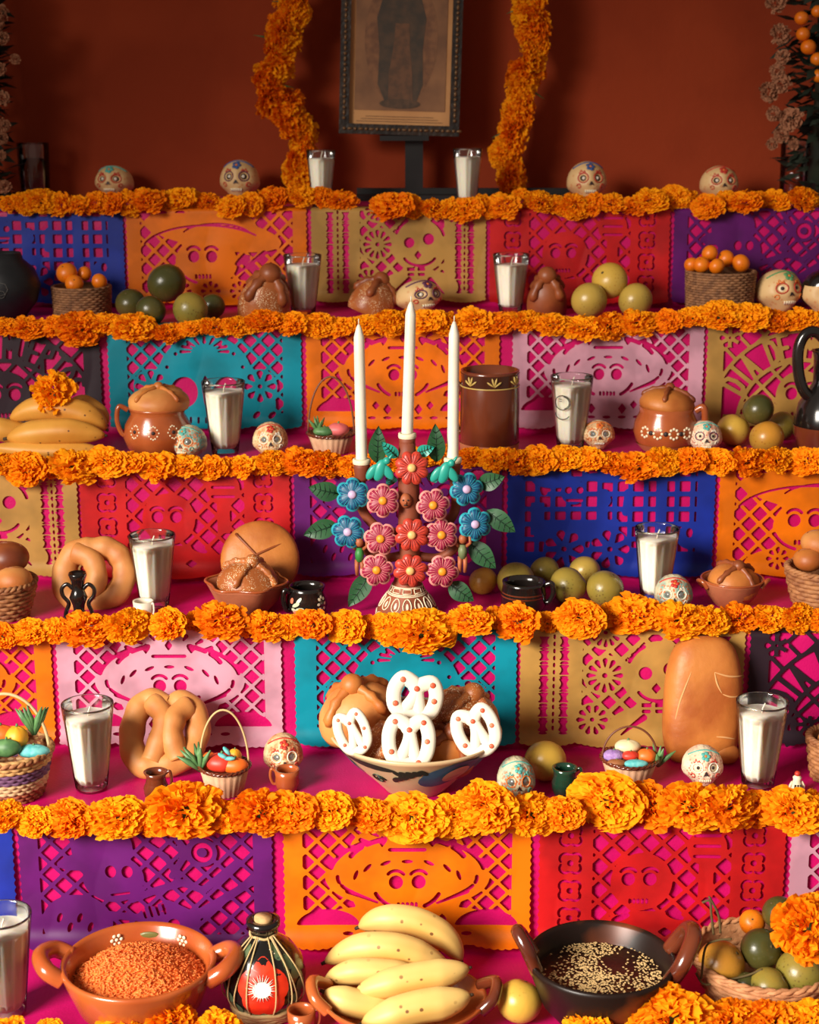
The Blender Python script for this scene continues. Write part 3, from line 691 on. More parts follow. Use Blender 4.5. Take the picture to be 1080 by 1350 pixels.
b2 = basket_px(4, 948, 412, 88, 56, .94, label='tall tan woven tub of small oranges before the purple banner', mat=WICKERD, rim=False, rows=17, ribs=26)
GO = 'small oranges in the left woven tub'
Y1 = b1.location.y; Y2 = b2.location.y
for (px, py, r, dy, l) in ((88, 360, 14, .0, 'small orange at the upper left in the left woven tub'), (111, 361, 10, .02, 'small orange with navel at the back of the left woven tub'),
                        (98, 374, 12, -.02, 'small orange at the front of the left woven tub'), (131, 371, 10.5, -.005, 'small darker orange at the right in the left woven tub')):
    fruit_up(px, py, r, Y1+dy, 'orange', l, GO, 'small_orange')
GO = 'small oranges in the right woven tub'
for (px, py, r, dy, l) in ((912, 349, 10, .0, 'small orange at the far left in the right woven tub'), (925, 349, 11, -.02, 'small orange second from left in the right woven tub'), (936, 334, 11, .015, 'small orange on top of the right woven tub'),
                        (957, 341, 11.5, .02, 'small orange at the back centre of the right woven tub'), (945, 351, 10.5, -.03, 'small orange at the front centre of the right woven tub'), (977, 347, 12, .0, 'small orange at the far right in the right woven tub')):
    fruit_up(px, py, r, Y2+dy, 'orange', l, GO, 'small_orange')

# ------------------------------------------------------------------ sugar skulls
SKM = {'cream': speckled('painted_skull', (226, 190, 134), (206, 150, 96), 90, .3, .5, c2=(214, 176, 120), ns=10, bump=.05),
       'rough': speckled('grainy_skull', (232, 208, 160), (196, 112, 66), 260, .5, .8, c2=(206, 150, 98), ns=55, bump=.8),
       'teal': speckled('teal_grainy_skull', (208, 200, 164), (206, 118, 70), 220, .5, .8, c2=(116, 166, 156), ns=42, bump=.8),
       'pinkish': speckled('pinkish_skull', (234, 216, 184), (210, 126, 104), 240, .45, .8, c2=(220, 178, 146), ns=50, bump=.8)}
DEC = {'teal': M('teal_paint', (84, 168, 156), .5), 'red': M('red_paint', (192, 52, 36), .5), 'purple': M('purple_paint', (92, 44, 78), .5), 'blue': M('blue_paint', (56, 84, 140), .5), 'orange': M('orange_paint', (226, 120, 44), .5), 'white': ICING, 'green': M('green_paint', (92, 150, 96), .5)}
def skull_fn(w, h, dpt):
    E = [Vector((-.40, -.88, .06)).normalized(), Vector((.40, -.88, .06)).normalized()]; Nn = Vector((0, -.93, -.27)).normalized()
    def fn(d):
        x, y, z = d.x*.5*w, d.y*.5*dpt, d.z*.5*h
        k = min(max((-.05-d.z)/.75, 0), 1); k = k*k*(3-2*k)
        x *= 1-.36*k; y = y*(1-.22*k)-(.05*dpt*k); x *= 1+.05*math.exp(-((d.z+.28)/.16)**2)
        f = 1.
        for e in E: f -= .17*math.exp(-((d-e).length/.26)**2)
        f -= .05*math.exp(-((d-Nn).length/.13)**2)
        f += .035*math.exp(-((d-Vector((0, -.8, .55)).normalized()).length/.4)**2)
        z = max(z*f, -.45*h)
        return Vector((x*f, y*f, z))
    return fn
def skull(k, px, py, wpx, hpx, style, cols, rz, label, Y=None, eye='foil', tilt=-.26):
    p = spot(k, px, py, .03) if Y is None else on_y(px, py, Y); s = pxm(p); w, h = wpx/s, hpx/s*1.02; dp = w*1.12
    t = thing('sugar_skull', label, 'sugar skull', p+Vector((0, 0, .45*h)), 0, 'decorated sugar skulls', rot=(tilt, 0, rz))
    fn = skull_fn(w, h, dp); mb = MB(); gr = 0 if style == 'cream' else .016
    mb.blob(nu=56, nv=40, fn=lambda d: fn(d)*(1+gr*wob(d, 13, px)+gr*.6*wob(d, 27, px))); mb.build('cranium', SKM[style], t)
    def at(x, z, lift=0):                                         # a point on the face
        d = Vector((x, -math.sqrt(max(0, 1-x*x-z*z)), z)).normalized(); q = fn(d); return q+d*lift, d
    for m in (-1, 1):
        c, d = at(m*.40, .06, .001)
        mb = MB(); mb.lathe([(0, .0), (.125*w, .0), (.13*w, .006*w), (0, .02*w)], 16, cap=False, X=facing(c, d)); e = mb.build('eye', SILVER if eye == 'foil' else (INK if eye == 'dark' else CREAMSLIP), t)
        mb = MB(); n = 14; pts = []
        for i in range(n):
            a = 2*PI*i/n; q, _ = at(m*.40+.25*math.cos(a),   .06+.24*math.sin(a), .004*w); pts.append(q)
        mb.tube(pts, .016*w, 6, closed=True); mb.build('eye_ring', DEC[cols[0]], t)
        if eye != 'foil':
            mb = MB(); mb.blob((.045*w, .045*w, .03*w), 10, 6, X=facing(c+d*.012*w, d)); mb.build('pupil', INK if eye != 'dark' else DEC['white'], e)
    mb = MB(); c, d = at(0, -.24, .0015)
    X = facing(c, d); mb.add([(0, .09*w, .01*w), (-.07*w, -.05*w, .01*w), (0, -.02*w, .012*w), (.07*w, -.05*w, .01*w)], [(0, 1, 2), (0, 2, 3)], X=Matrix.Translation(c) @ Matrix.Rotation(PI/2, 4, 'X')); mb.build('nose', INK, t, smooth=False)
    mb = MB()
    for i in range(6):
        x = (i-2.5)*.13; q, d = at(x, -.50, .002*w); q2, _ = at(x, -.62, .002*w); mb.tube([q, q2], .026*w, 6)
    mb.build('teeth', CREAMSLIP if style != 'rough' else ICING, t)
    mb = MB(); mb.tube([at(-.40+.8*i/8, -.56+.03*math.cos(i*PI), .006*w)[0] for i in range(9)], .011*w, 5); mb.build('lip_line', DEC[cols[1]], t)
    for j in range(5):                                           # forehead flower
        a = 2*PI*j/5; q, d = at(.13*math.cos(a), .56+.13*math.sin(a), .002*w)
        mb = MB(); mb.blob((.055*w, .055*w, .022*w), 10, 6, X=facing(q, d)); mb.build('forehead_petal', DEC[cols[2]], t)
    mb = MB(); q, d = at(0, .56, .01*w); mb.blob((.035*w, .035*w, .02*w), 10, 6, X=facing(q, d)); mb.build('forehead_dot', DEC['orange' if cols[2] != 'orange' else 'red'], t)
    mb = MB()
    for m in (-1, 1):
        mb.tube([at(m*(.28+.30*i/10), .30+.20*math.sin(i*1.3)*.35+.3*(i/10)*(1-i/10), .003*w)[0] for i in range(11)], .014*w, 5)
        mb.tube([at(m*(.62+.08*math.cos(i*.7)), -.30+.09*math.sin(i*.7), .003*w)[0] for i in range(9)], .014*w, 5)
    mb.build('icing_swirl', DEC[cols[3]], t)
    mb = MB(); pts = []
    for i in range(17):
        a = PI*i/16; pts.append(fn(Vector((math.cos(a)*.62, -.35, .72)).normalized() if 0 else Vector((math.cos(a)*.75, -.30-.25*math.sin(a), .60+.18*math.sin(a))).normalized())*1.006)
    mb.tube(pts, .020*w, 5); mb.build('headband', DEC[cols[2]], t)
    return t
SK = [
 (5, 152, 262, 50, 44, 'cream', ('red', 'red', 'teal', 'red'), -.15, 'cream painted skull with teal crown beside the left water glass', 'dark'),
 (5, 317, 264, 52, 54, 'cream', ('purple', 'purple', 'blue', 'red'), -.1, 'cream painted skull with blue crown left of the picture', 'dark'),
 (5, 773, 266, 52, 54, 'cream', ('red', 'teal', 'blue', 'red'), .12, 'cream painted skull right of the hanging garland, top step', 'dark'),
 (5, 947, 266, 50, 48, 'cream', ('red', 'teal', 'red', 'red'), .1, 'cream painted skull near the right end of the top step', 'dark'),
 (4, 552, 414, 60, 46, 'cream', ('purple', 'green', 'purple', 'red'), .5, 'cream painted skull behind the tip of the middle taper', 'dark'),
 (4, 1025, 412, 60, 58, 'cream', ('red', 'red', 'green', 'orange'), .35, 'cream painted skull beside the right woven orange tub', 'white'),
 (3, 250, 606, 46, 48, 'teal', ('orange', 'red', 'teal', 'teal'), -.35, 'teal and orange grainy skull in front of the clay pot', 'foil'),
 (3, 357, 604, 46, 50, 'rough', ('white', 'white', 'red', 'white'), .1, 'grainy sugar skull with red crown right of the candle', 'foil'),
 (3, 788, 592, 44, 40, 'rough', ('white', 'white', 'orange', 'orange'), .0, 'small yellowish skull with foil eyes beside the emblem candle', 'foil'),
 (3, 928, 598, 46, 46, 'pinkish', ('purple', 'white', 'teal', 'white'), -.05, 'pale skull with ringed eyes between clay pot and yellow fruit', 'white'),
 (2, 887, 808, 50, 54, 'teal', ('white', 'white', 'red', 'white'), -.1, 'pale sugar skull with red flowers on its crown', 'foil'),
 (1, 374, 1022, 52, 60, 'rough', ('white', 'white', 'red', 'red'), .15, 'grainy skull with red swirls left of the painted bread bowl', 'foil'),
 (1, 680, 1056, 50, 64, 'teal', ('orange', 'orange', 'teal', 'teal'), .1, 'orange and teal skull right of the painted bread bowl', 'foil'),
 (1, 925, 1034, 54, 56, 'pinkish', ('white', 'red', 'teal', 'red'), .0, 'pale pinkish skull in front of the large leaning loaf', 'white')]
for (k, px, py, wp, hp, st, co, rz, lb, ey) in SK: skull(k, px, py, wp, hp, st, co, rz, lb, eye=ey)
# black-capped skull with a name on its brow, cut by the right edge
p = spot(4, 1083, 414); s = pxm(p)
t = thing('sugar_skull', 'black capped skull with a lettered cream face at the right edge', 'sugar skull', p+Vector((0, 0, 27/s)), .1, 'decorated sugar skulls')
w_, h_ = 56/s, 60/s; fn = skull_fn(w_, h_, w_*1.1); mb = MB(); mb.blob(nu=36, nv=24, fn=fn); mb.build('cranium', SKM['cream'], t)
mb = MB(); mb.blob(nu=36, nv=12, fn=lambda d: fn(Vector((d.x, d.y, d.z)))*1.05 if d.z > .42 or d.y > -.1 else fn(d)*.97); mb.build('black_cap', BLACK, t)
fc = bpy.data.curves.new('name_lettering', 'FONT'); fc.body = 'Da'; fc.size = .026; fc.extrude = .0006; fc.align_x = 'CENTER'
tmp = bpy.data.objects.new('tmp_text', fc); COL.objects.link(tmp); bpy.context.view_layer.update(); lm = bpy.data.meshes.new_from_object(tmp); bpy.data.objects.remove(tmp); lm.materials.clear(); lm.materials.append(DEC['red'])
fo = bpy.data.objects.new('name_lettering', lm); COL.objects.link(fo); fo.parent = t; fo.location = (-.008, -w_*.553, .002); fo.rotation_euler = (PI/2, 0, 0)

# ------------------------------------------------------------------ bread
def pan_de_muerto(p, rx, ry, h, mat, label, rot=(0, 0, 0), knobmat=None, name='bread_of_the_dead', group=None):
    t = thing(name, label, 'bread', p, 0, group, rot=rot); sd = random.uniform(0, 40)
    mb = MB(); mb.blob(nu=32, nv=18, fn=lambda d: Vector((d.x*rx, d.y*ry, max(d.z, -.35)*h*.74+.26*h))*(1+.035*wob(d, 2.4, sd)+.012*wob(d, 8, sd))); mb.build('bun', mat, t)
    for q in (0, 1):
        for sg in (-1, 1):
            a = q*PI/2+.5; pts = []; rad = []
            for i in range(9):
                f = i/8; an = f*1.25*sg
                pts.append((math.sin(an)*math.cos(a)*rx*1.02, math.sin(an)*math.sin(a)*ry*1.02, math.cos(an)*h*.74+.27*h)); rad.append(h*(.055+.075*abs(math.sin(f*PI*3))))
            mb = MB(); mb.tube(pts, rad, 10); mb.build('bone', knobmat or mat, t)
    mb = MB(); mb.blob((h*.24, h*.24, h*.22), 16, 10, c=(0, 0, h*1.05)); mb.build('knob', knobmat or mat, t)
    return t
def bread_px(k, px, py, wpx, hpx, mat, label, rot=(0, 0, 0), **kw):
    p = spot(k, px, py, wpx/2/pxm(spot(k, px, py))*.8); s = pxm(p); return pan_de_muerto(p, wpx/2/s, wpx/2/s*.85, hpx/s*.80, mat, label, rot, **kw)
bread_px(4, 345, 420, 70, 78, SUGARB, 'sugared knobbly bread beside the green oranges, fifth step', (.35, .1, .4), knobmat=BREADD)
bread_px(4, 485, 414, 66, 58, SUGARB, 'sugared round bread behind the left taper tip, fifth step', (.25, .3, .9), knobmat=BREADD)
bread_px(4, 721, 414, 54, 66, BREADD, 'dark brown knobbly bread right of the candle, fifth step', (.3, -.1, .2))
# rolls in the left basket of the third step
bk = basket_px(2, 4, 812, 88, 48, .72, label='wicker basket of buns cut off by the left edge, third step', rows=8, mat=WICKER)
pb = bk.location; s = pxm(pb)
def bun(p, r, mat, label, name='bread_roll', group=None, sq=.75, rot=(0, 0, 0)):
    sd = random.uniform(0, 30); mb = MB(); mb.blob(nu=28, nv=16, fn=lambda d: Vector((d.x*r, d.y*r, d.z*r*sq))*(1+.025*wob(d, 2.2, sd)))
    o = mb.build(name, mat); o.location = p; o.rotation_euler = rot
    mb = MB(); mb.tube([(r*.75*math.cos(a)*.9, r*.12*math.sin(3*a), r*sq*math.sqrt(max(0, 1-(.675*math.cos(a))**2))*1.0) for a in [PI*i/10 for i in range(11)]], r*.03, 6); mb.build('crease', BREADD, o)
    return tag(o, label, 'bread', group)
bun(on_y(10, 735, pb.y+.02), 28/s, BREADD, 'dark brown bun at the back of the left bun basket')
bun(on_y(18, 765, pb.y-.012), 24/s, BREADL, 'golden bun at the front of the left bun basket')
bun(on_y(-22, 762, pb.y), 24/s, BREAD, 'brown bun at the edge of the left bun basket')
bk2 = basket_px(2, 1082, 796, 92, 50, .75, label='wicker basket of bread cut off by the right edge, third step', rows=8, mat=WICKER)
pb = bk2.location; s = pxm(pb)
bun(on_y(1080, 716, pb.y+.01), 24/s, BREADL, 'pale round bun on top in the right edge basket')
bun(on_y(1066, 738, pb.y-.01), 20/s, BREAD, 'brown bun low in the right edge basket'); bun(on_y(1098, 738, pb.y-.01), 22/s, BREAD, 'brown bun hidden by the right edge basket rim')
# looped ring bread, third step left
def strand_bread(name, label, origin, paths, mat, flat=.9):
    t = thing(name, label, 'bread', origin)
    for nm, pts, rad, closed in paths:
        q = [Vector(x)-origin for x in pts]; sp = spline(q, 7, closed); m = len(sp)
        if isinstance(rad, tuple): rr = [rad[0]+(rad[1]-rad[0])*math.sin(PI*i/(m-1)) for i in range(m)]
        else: rr = [rad*(1+.05*math.sin(i*.9)) for i in range(m)]
        mb = MB(); mb.tube(sp, rr, 14, closed, flat=flat, up=(0, -1, .1)); mb.build(nm, mat, t)
    return t
def leanpts(pts, Y, lean): return [on_y(x, y, Y+(l if l else 0)+lean*(800-y)/800) for (x, y, l) in [(q+(0,))[:3] for q in pts]]
Yr = spot(2, 123, 802).y
s = pxm(Vector((0, Yr, ZS[2])))
o = strand_bread('looped_bread', 'golden looped ring bread leaning behind the black candlestick', spot(2, 123, 802), [
 ('ring', leanpts([(88, 745), (84, 770), (96, 790), (122, 793), (150, 785), (164, 762), (160, 738), (143, 724), (120, 724), (101, 727)], Yr, .35), 16/s, True),
 ('strand', leanpts([(98, 728, -.008), (120, 738, -.014), (128, 760, -.014), (120, 786, -.006)], Yr, .35), 14/s, False)], BREADL, .8)
# clay bowl with sugared bread + big flat round loaf
def flat_loaf(px, py, rpx, rypx, Y, mat, label, tilt=1.2):
    q = on_y(px, py, Y); s = pxm(q); t = thing('round_loaf', label, 'bread', q, rot=(tilt, 0, .1))
    mb = MB(); r = rpx/s; mb.blob(nu=36, nv=16, fn=lambda d: Vector((d.x*r, d.y*rypx/s, (abs(d.z)**.8)*math.copysign(1, d.z)*r*.34))*(1+.015*wob(d, 2.5))); mb.build('crumb_body', mat, t)
    mb = MB()
    for a in (.4, 2.3): mb.tube([(r*.75*f*math.cos(a)-r*.1, r*.75*f*math.sin(a)+.1*r, r*.33*math.sqrt(1-min(1, f*f*.6))+.0005) for f in [-1+i/5 for i in range(11)]], r*.035, 6)
    mb.build('crease', BREADD, t)
flat_loaf(343, 738, 52, 52, 2.60, BREAD, 'large flat round loaf standing behind the scalloped clay bowl')
def clay_bowl(k, px, py, wpx, hpx, label, scallop=0, mat=None, foot=.55, lugs=False, name='clay_bowl'):
    p = spot(k, px, py, wpx/2/850); s = pxm(p); R = wpx/2/s; H = hpx/s
    t = thing(name, label, 'bowl', p)
    rf = (lambda a, z: 1+scallop*math.cos(a*6+.6)*(z/H)) if scallop else None
    mb = MB(); mb.lathe([(R*foot*.9, 0), (R*foot, .003), (R*.80, H*.45), (R*.95, H*.88), (R, H*.97), (R*.985, H), (R*.93, H*.97), (R*.86, H*.8), (R*.7, H*.4), (R*foot*.6, H*.12), (0, H*.1)], 48, rf=rf); mb.build('body', mat or RAWCLAY, t)
    mb = MB(); n = 60; mb.tube([((R*.985*(1+(scallop*math.cos(2*PI*i/n*6+.6) if scallop else 0)))*math.cos(2*PI*i/n), (R*.985*(1+(scallop*math.cos(2*PI*i/n*6+.6) if scallop else 0)))*math.sin(2*PI*i/n), H) for i in range(n)], R*.035, 8, closed=True); mb.build('rim', CLAY, t)
    if lugs:
        for m in (-1, 1): mb = MB(); mb.tube(spline([(m*R*.93, .02*R, H*.70), (m*R*1.12, -.15*R, H*.98), (m*R*1.0, -.35*R, H*.98), (m*R*.86, -.4*R, H*.75)], 6), R*.07, 8); mb.build('handle', CLAY, t)
    return t, R, H
cb, R, H = clay_bowl(2, 326, 806, 104, 42, 'scalloped clay bowl holding a sugared bread, third step', .07)
pan_de_muerto(cb.location+Vector((0, -.002, H*.62)), R*.80, R*.74, R*.85, SUGARB, 'sugar sprinkled knotted bread in the scalloped clay bowl', (.25, .05, .7), knobmat=SUGARB)
cb, R, H = clay_bowl(2, 964, 797, 82, 36, 'small clay bowl with side lugs holding a knotted bread', 0, lugs=True)
pan_de_muerto(cb.location+Vector((0, 0, H*.60)), R*.84, R*.8, R*.85, BREAD, 'glossy knotted bread in the small lugged clay bowl', (.3, .1, .2), knobmat=BREADD)
# pretzel bread, second step
pz = spot(1, 217, 1022); Yp = 2.285; s = pxm(Vector((0, Yp, pz.z)))
def lp(pts, l=0): return [on_y(x, y, Yp+(1022-y)/110*.085+(q[0] if q else l)) for (x, y, *q) in pts]
strand_bread('pretzel_bread', 'golden pretzel shaped bread leaning on the pale pink banner', Vector((pz.x, Yp, pz.z)), [
 ('ring', lp([(176, 955), (174, 985), (186, 1008), (215, 1009), (245, 998), (260, 970), (258, 942), (242, 926), (222, 934), (205, 924), (187, 930)]), 17/s, True),
 ('strand', lp([(200, 926, -.006), (216, 945, -.016), (212, 970, -.016), (200, 1003, -.008)]), 15/s, False),
 ('strand', lp([(250, 932, -.008), (232, 945, -.018), (226, 970, -.018), (236, 1000, -.008)]), 16/s, False)], BREADL, .85)
# large leaning loaf with folded arms
q = on_y(926, 925, 2.375); s = pxm(q)
t = thing('figure_loaf', 'large smooth elongated loaf with folded dough arms, leaning on the gold banner', 'bread', q, rot=(-.16, .03, 0))
mb = MB(); a_, b_, c_ = 51/s, 30/s, 88/s
LF = lambda d: Vector((math.copysign(abs(d.x)**.55, d.x)*a_*(1-.06*d.z), math.copysign(abs(d.y)**.8, d.y)*b_, math.copysign(abs(d.z)**.68, d.z)*c_))
mb.blob(nu=44, nv=32, fn=LF); mb.build('loaf_body', BREADL if 0 else BREAD, t)
CRUMB = M('pale_crumb', (212, 156, 98), .7)
for pts in ([(9, 45), (28, 40), (49, 39)], [(9, 45), (13, 30), (20, 17)], [(20, 17), (32, 13), (48, 13)], [(15, -40), (28, -41), (42, -44)], [(-21, 45), (-33, 8), (-40, -28)]):
    mb = MB(); P = []
    for v in spline([Vector((x, z, 0)) for x, z in pts], 6):
        x, z = v.x, v.y; fx, fz = min(abs(x)/51, .98), min(abs(z)/88, .98); yy = b_*max(.05, (1-fx**3.4)*(1-fz**3.0))**.42
        P.append((x/s, -yy*.985, z/s))
    mb.tube(P, [1.3/s*(.3+.8*math.sin(PI*i/(len(P)-1))) for i in range(len(P))], 8); mb.build('score_line', CRUMB, t)
for (x, z, rx, rz, ro) in ((30, -64, 20, 15, .15),):
    mb = MB(); mb.blob((rx/s, 10/s, rz/s), 18, 12, X=TR((x/s, -b_*.55, z/s), (0, ro, 0))); mb.build('dough_arm', BREAD, t)
# ------------------------------------------------------------------ painted bowl of iced breads
def lathe_pt(prof, z):
    for (r0, z0), (r1, z1) in zip(prof[:-1], prof[1:]):
        if z0 <= z <= z1: f = (z-z0)/max(1e-6, z1-z0); return r0+(r1-r0)*f
    return prof[-1][0]
def patch(mb, prof, uv, mi=0, lift=.0012):                    # flat painted outline laid on a lathe surface; uv = (angle from front, z)
    vs = []; 
    cu = sum(u for u, v in uv)/len(uv); cv = sum(v for u, v in uv)/len(uv)
    def P(u, v): r = lathe_pt(prof, v)+lift; return (r*math.sin(u), -r*math.cos(u), v-lift*.5)
    vs.append(P(cu, cv)); n = len(uv)
    for ring in (.5, 1):
        for (u, v) in uv: vs.append(P(cu+(u-cu)*ring, cv+(v-cv)*ring))
    fs = [(0, 1+i, 1+(i+1) % n) for i in range(n)]+[(1+i, 1+n+i, 1+n+(i+1) % n, 1+(i+1) % n) for i in range(n)]
    mb.add(vs, fs, mi)
def ovalpts(u, v, ru, rv, rot=0, n=18, R=.11): 
    return [(u+ru*math.cos(a)*math.cos(rot)-rv*math.sin(a)*math.sin(rot)/R, v+ru*R*math.cos(a)*math.sin(rot)+rv*math.sin(a)*math.cos(rot)) for a in [2*PI*i/n for i in range(n)]]
p = spot(1, 548, 1058); p.y = 2.262; p.x = (548-540)/pxm(p); s = pxm(p+Vector((0, 0, .08))); R = 114/s; H = .088
bowlprof = [(R*.36, 0), (R*.38, .004), (R*.55, H*.3), (R*.78, H*.62), (R*.95, H*.93), (R, H)]
t = thing('painted_bowl', 'cream pottery bowl painted with a blue flower, heaped with breads', 'bowl', p)
mb = MB(); mb.lathe(bowlprof+[(R*.985, H+.003), (R*.95, H), (R*.88, H*.88), (R*.7, H*.6), (R*.45, H*.3), (0, H*.25)], 64); mb.build('body', M('cream_pottery', (214, 188, 146), .35, c2=(200, 170, 128), ns=9, coat=.3), t)
BLUEP = M('blue_brush', (58, 106, 136), .4, c2=(40, 84, 118), ns=40); PINKP = M('pink_brush', (206, 160, 134), .4); DKG = M('dark_green_brush', (28, 44, 36), .4)
mb = MB(); patch(mb, bowlprof, ovalpts(.46, H*.66, .44, H*.26, .25)); patch(mb, bowlprof, ovalpts(.78, H*.78, .22, H*.12, .3)); mb.build('blue_flower', BLUEP, t)
mb = MB(); patch(mb, bowlprof, ovalpts(.58, H*.66, .20, H*.16, .25), lift=.0022); mb.build('pink_flower_heart', PINKP, t)
mb = MB(); patch(mb, bowlprof, ovalpts(-.62, H*.84, .36, H*.07, -.08))
for i in range(5): patch(mb, bowlprof, ovalpts(-.30+.085*i, H*(.58+.05*i), .075, H*.055, .9)); patch(mb, bowlprof, ovalpts(-.24+.085*i, H*(.74+.01*i), .075, H*.045, -.6))
mb.build('green_leaf_spray', DKG, t)
mb = MB(); patch(mb, bowlprof, ovalpts(-1.15, H*.66, .22, H*.16, -.5)); patch(mb, bowlprof, ovalpts(1.15, H*.75, .2, H*.12, .4)); mb.build('blue_scroll', BLUEP, t)
mb = MB(); mb.tube([((lathe_pt(bowlprof, z)+.001)*math.sin(u), -(lathe_pt(bowlprof, z)+.001)*math.cos(u), z) for (u, z) in [(-.62+.13*(1-i/20)*math.cos(i*.6), H*.50+H*.13*(1-i/20)*math.sin(i*.6)) for i in range(20)]], .0012, 5); mb.build('spiral', DKG, t)
zc = p.z+H*.70
pan_de_muerto(Vector((on_y(478, 960, p.y).x, p.y+.012, zc+.026)), 56/s, 44/s, .072, BREADL, 'large pale knotted bread at the left in the painted bowl', (.15, -.25, .3), knobmat=BREAD)
pan_de_muerto(Vector((on_y(512, 1000, p.y).x, p.y-.026, zc-.012)), 42/s, 34/s, .066, SUGARB, 'sugared bread at the front of the painted bowl', (.35, 0, .8))
pan_de_muerto(Vector((on_y(604, 960, p.y).x, p.y+.02, zc+.008)), 54/s, 44/s, .07, SUGARB, 'sugared knotted bread at the back right of the painted bowl', (.2, .25, .5), knobmat=SUGARB)
pan_de_muerto(Vector((on_y(588, 985, p.y).x, p.y-.026, zc-.012)), 38/s, 32/s, .058, BREAD, 'glossy knotted bread at the front right of the painted bowl', (.4, .1, .1), knobmat=BREADD)
bun(Vector((on_y(540, 930, p.y).x, p.y+.05, zc+.02)), 44/s, BREAD, 'brown bread behind the upright iced pretzel')
def iced(px, py, wpx, hpx, Y, tiltz, label, lean=-.25):
    q = on_y(px, py, Y); s = pxm(q); w, h = wpx/2/s, hpx/2/s
    t = thing('iced_pretzel', label, 'cookie', q, 0, 'white iced pretzels with red dots', rot=(lean, tiltz, 0))
    loop = spline([(-.62*w, 0, .78*h), (-.86*w, 0, .2*h), (-.72*w, 0, -.55*h), (-.25*w, 0, -.86*h), (.3*w, 0, -.86*h), (.76*w, 0, -.5*h), (.84*w, 0, .25*h), (.58*w, 0, .8*h), (.2*w, 0, .66*h), (0, 0, .45*h), (-.2*w, 0, .66*h)], 6, True)
    legs = [spline([(0, 0, .5*h), (-.02*w, 0, .0), (-.34*w, 0, -.75*h)], 6), spline([(0, 0, .5*h), (.12*w, 0, 0), (.34*w, 0, -.78*h)], 6)]
    mb = MB(); mb.tube(loop, w*.30, 10, True, flat=.55, up=(0, -1, 0))
    for L in legs: mb.tube(L, w*.25, 10, flat=.6, up=(0, -1, 0))
    mb.build('dough', BREAD, t).location = (0, .004, 0)
    mb = MB(); mb.tube(loop, w*.315, 10, True, flat=.5, up=(0, -1, 0))
    for L in legs: mb.tube(L, w*.265, 10, flat=.55, up=(0, -1, 0))
    mb.build('icing', ICING, t)
    for (x, z) in ((-.62, .72), (.6, .72), (0, .42), (-.72, -.45), (.45, -.82), (.78, 0)):
        mb = MB(); mb.blob((w*.12, w*.12, w*.05), 10, 6, X=facing((x*w, -w*.155, z*h), (0, -1, 0))); mb.build('red_dot', REDDOT, t)
iced(547, 919, 66, 56, p.y-.045, .22, 'upper white iced pretzel with red dots at the middle of the bowl')
iced(539, 977, 62, 68, p.y-.088, .05, 'lower white iced pretzel with red dots at the front of the bowl', -.45)
iced(465, 965, 42, 58, p.y-.078, -.35, 'small white iced pretzel leaning at the left of the bowl', -.3)
iced(628, 963, 56, 62, p.y-.066, -.35, 'white iced pretzel with red dots at the right of the bowl', -.3)

# ------------------------------------------------------------------ pots, mugs, jugs
def dots(mb, prof, items, r):
    for (u, z) in items:
        R = lathe_pt(prof, z); d = Vector((math.sin(u), -math.cos(u), 0)); mb.blob((r, r, r*.5), 8, 5, X=facing(d*R+Vector((0, 0, z)), d))
def handle(mb, R, z0, z1, out, rad, ang, top=None):
    c, s_ = math.cos(ang), math.sin(ang)
    pts = [(R*.96, z1), (R+out*.75, z1+.15*(z1-z0)), (R+out, (z0+z1)/2+.1*(z1-z0)), (R+out*.55, z0+.08*(z1-z0)), (R*.98, z0)]
    mb.tube(spline([(x*c, x*s_, z) for x, z in pts], 7), rad, 10)
def pot(k, px, py, wpx, hpx, label, name, rel, mat, hangle=None, hz=(.35, .85), hout=.35, hrad=.09, back=.0, inner=None, cat='pot', rz=0):
    p = spot(k, px, py, wpx/2/850+.004); s = pxm(p+Vector((0, 0, hpx/s_guess(p)*.5))); R = wpx/2/s; H = hpx/s/math.cos(math.atan2(CAMZ-p.z, p.y))
    t = thing(name, label, cat, p, rz)
    prof = [(r*R, z*H) for r, z in rel]; r1 = prof[-1][0]
    mb = MB(); mb.lathe(prof+[(r1-.0035, prof[-1][1]), (r1*.9-.002, H*.8), (lathe_pt(prof, H*.5)*.9, H*.5), (lathe_pt(prof, H*.12)*.8, H*.1), (0, H*.08)], 44); mb.build('body', mat, t)
    if hangle is not None:
        mb = MB(); handle(mb, lathe_pt(prof, H*(hz[0]+hz[1])/2)*.97, H*hz[0], H*hz[1], R*hout, R*hrad, hangle); mb.build('handle', mat, t)
    return t, prof, R, H
def s_guess(p): return pxm(p)
# clay pot with a bread lid
t, prof, R, H = pot(3, 210, 602, 92, 66, 'round glazed clay pot covered by a knotted bread, behind a grainy skull', 'clay_pot', [(.55, 0), (.6, .02), (.88, .2), (1, .42), (.93, .66), (.76, .86), (.80, .96), (.84, 1)], CLAY, PI+.2, (.45, .95), .28, .07)
mb = MB()
for cu in (-.62, .0, .62):
    for a in range(12): dots(mb, prof, [(cu+.17*math.cos(a*PI/6)*(1-abs(math.sin(a*PI/6))*.35), H*.60+H*.12*math.sin(a*PI/6))], .0016)
mb.build('white_dots', CREAMSLIP, t)
for cu in (-.62, 0, .62): mb = MB(); dots(mb, prof, [(cu, H*.6)], .0035); mb.build('dark_dot', INK, t)
pan_de_muerto(t.location+Vector((.003, 0, H*.97)), R*.88, R*.8, R*.60, BREADL, 'knotted bread sitting as a lid on the round clay pot', (.05, 0, .35), knobmat=BREAD)
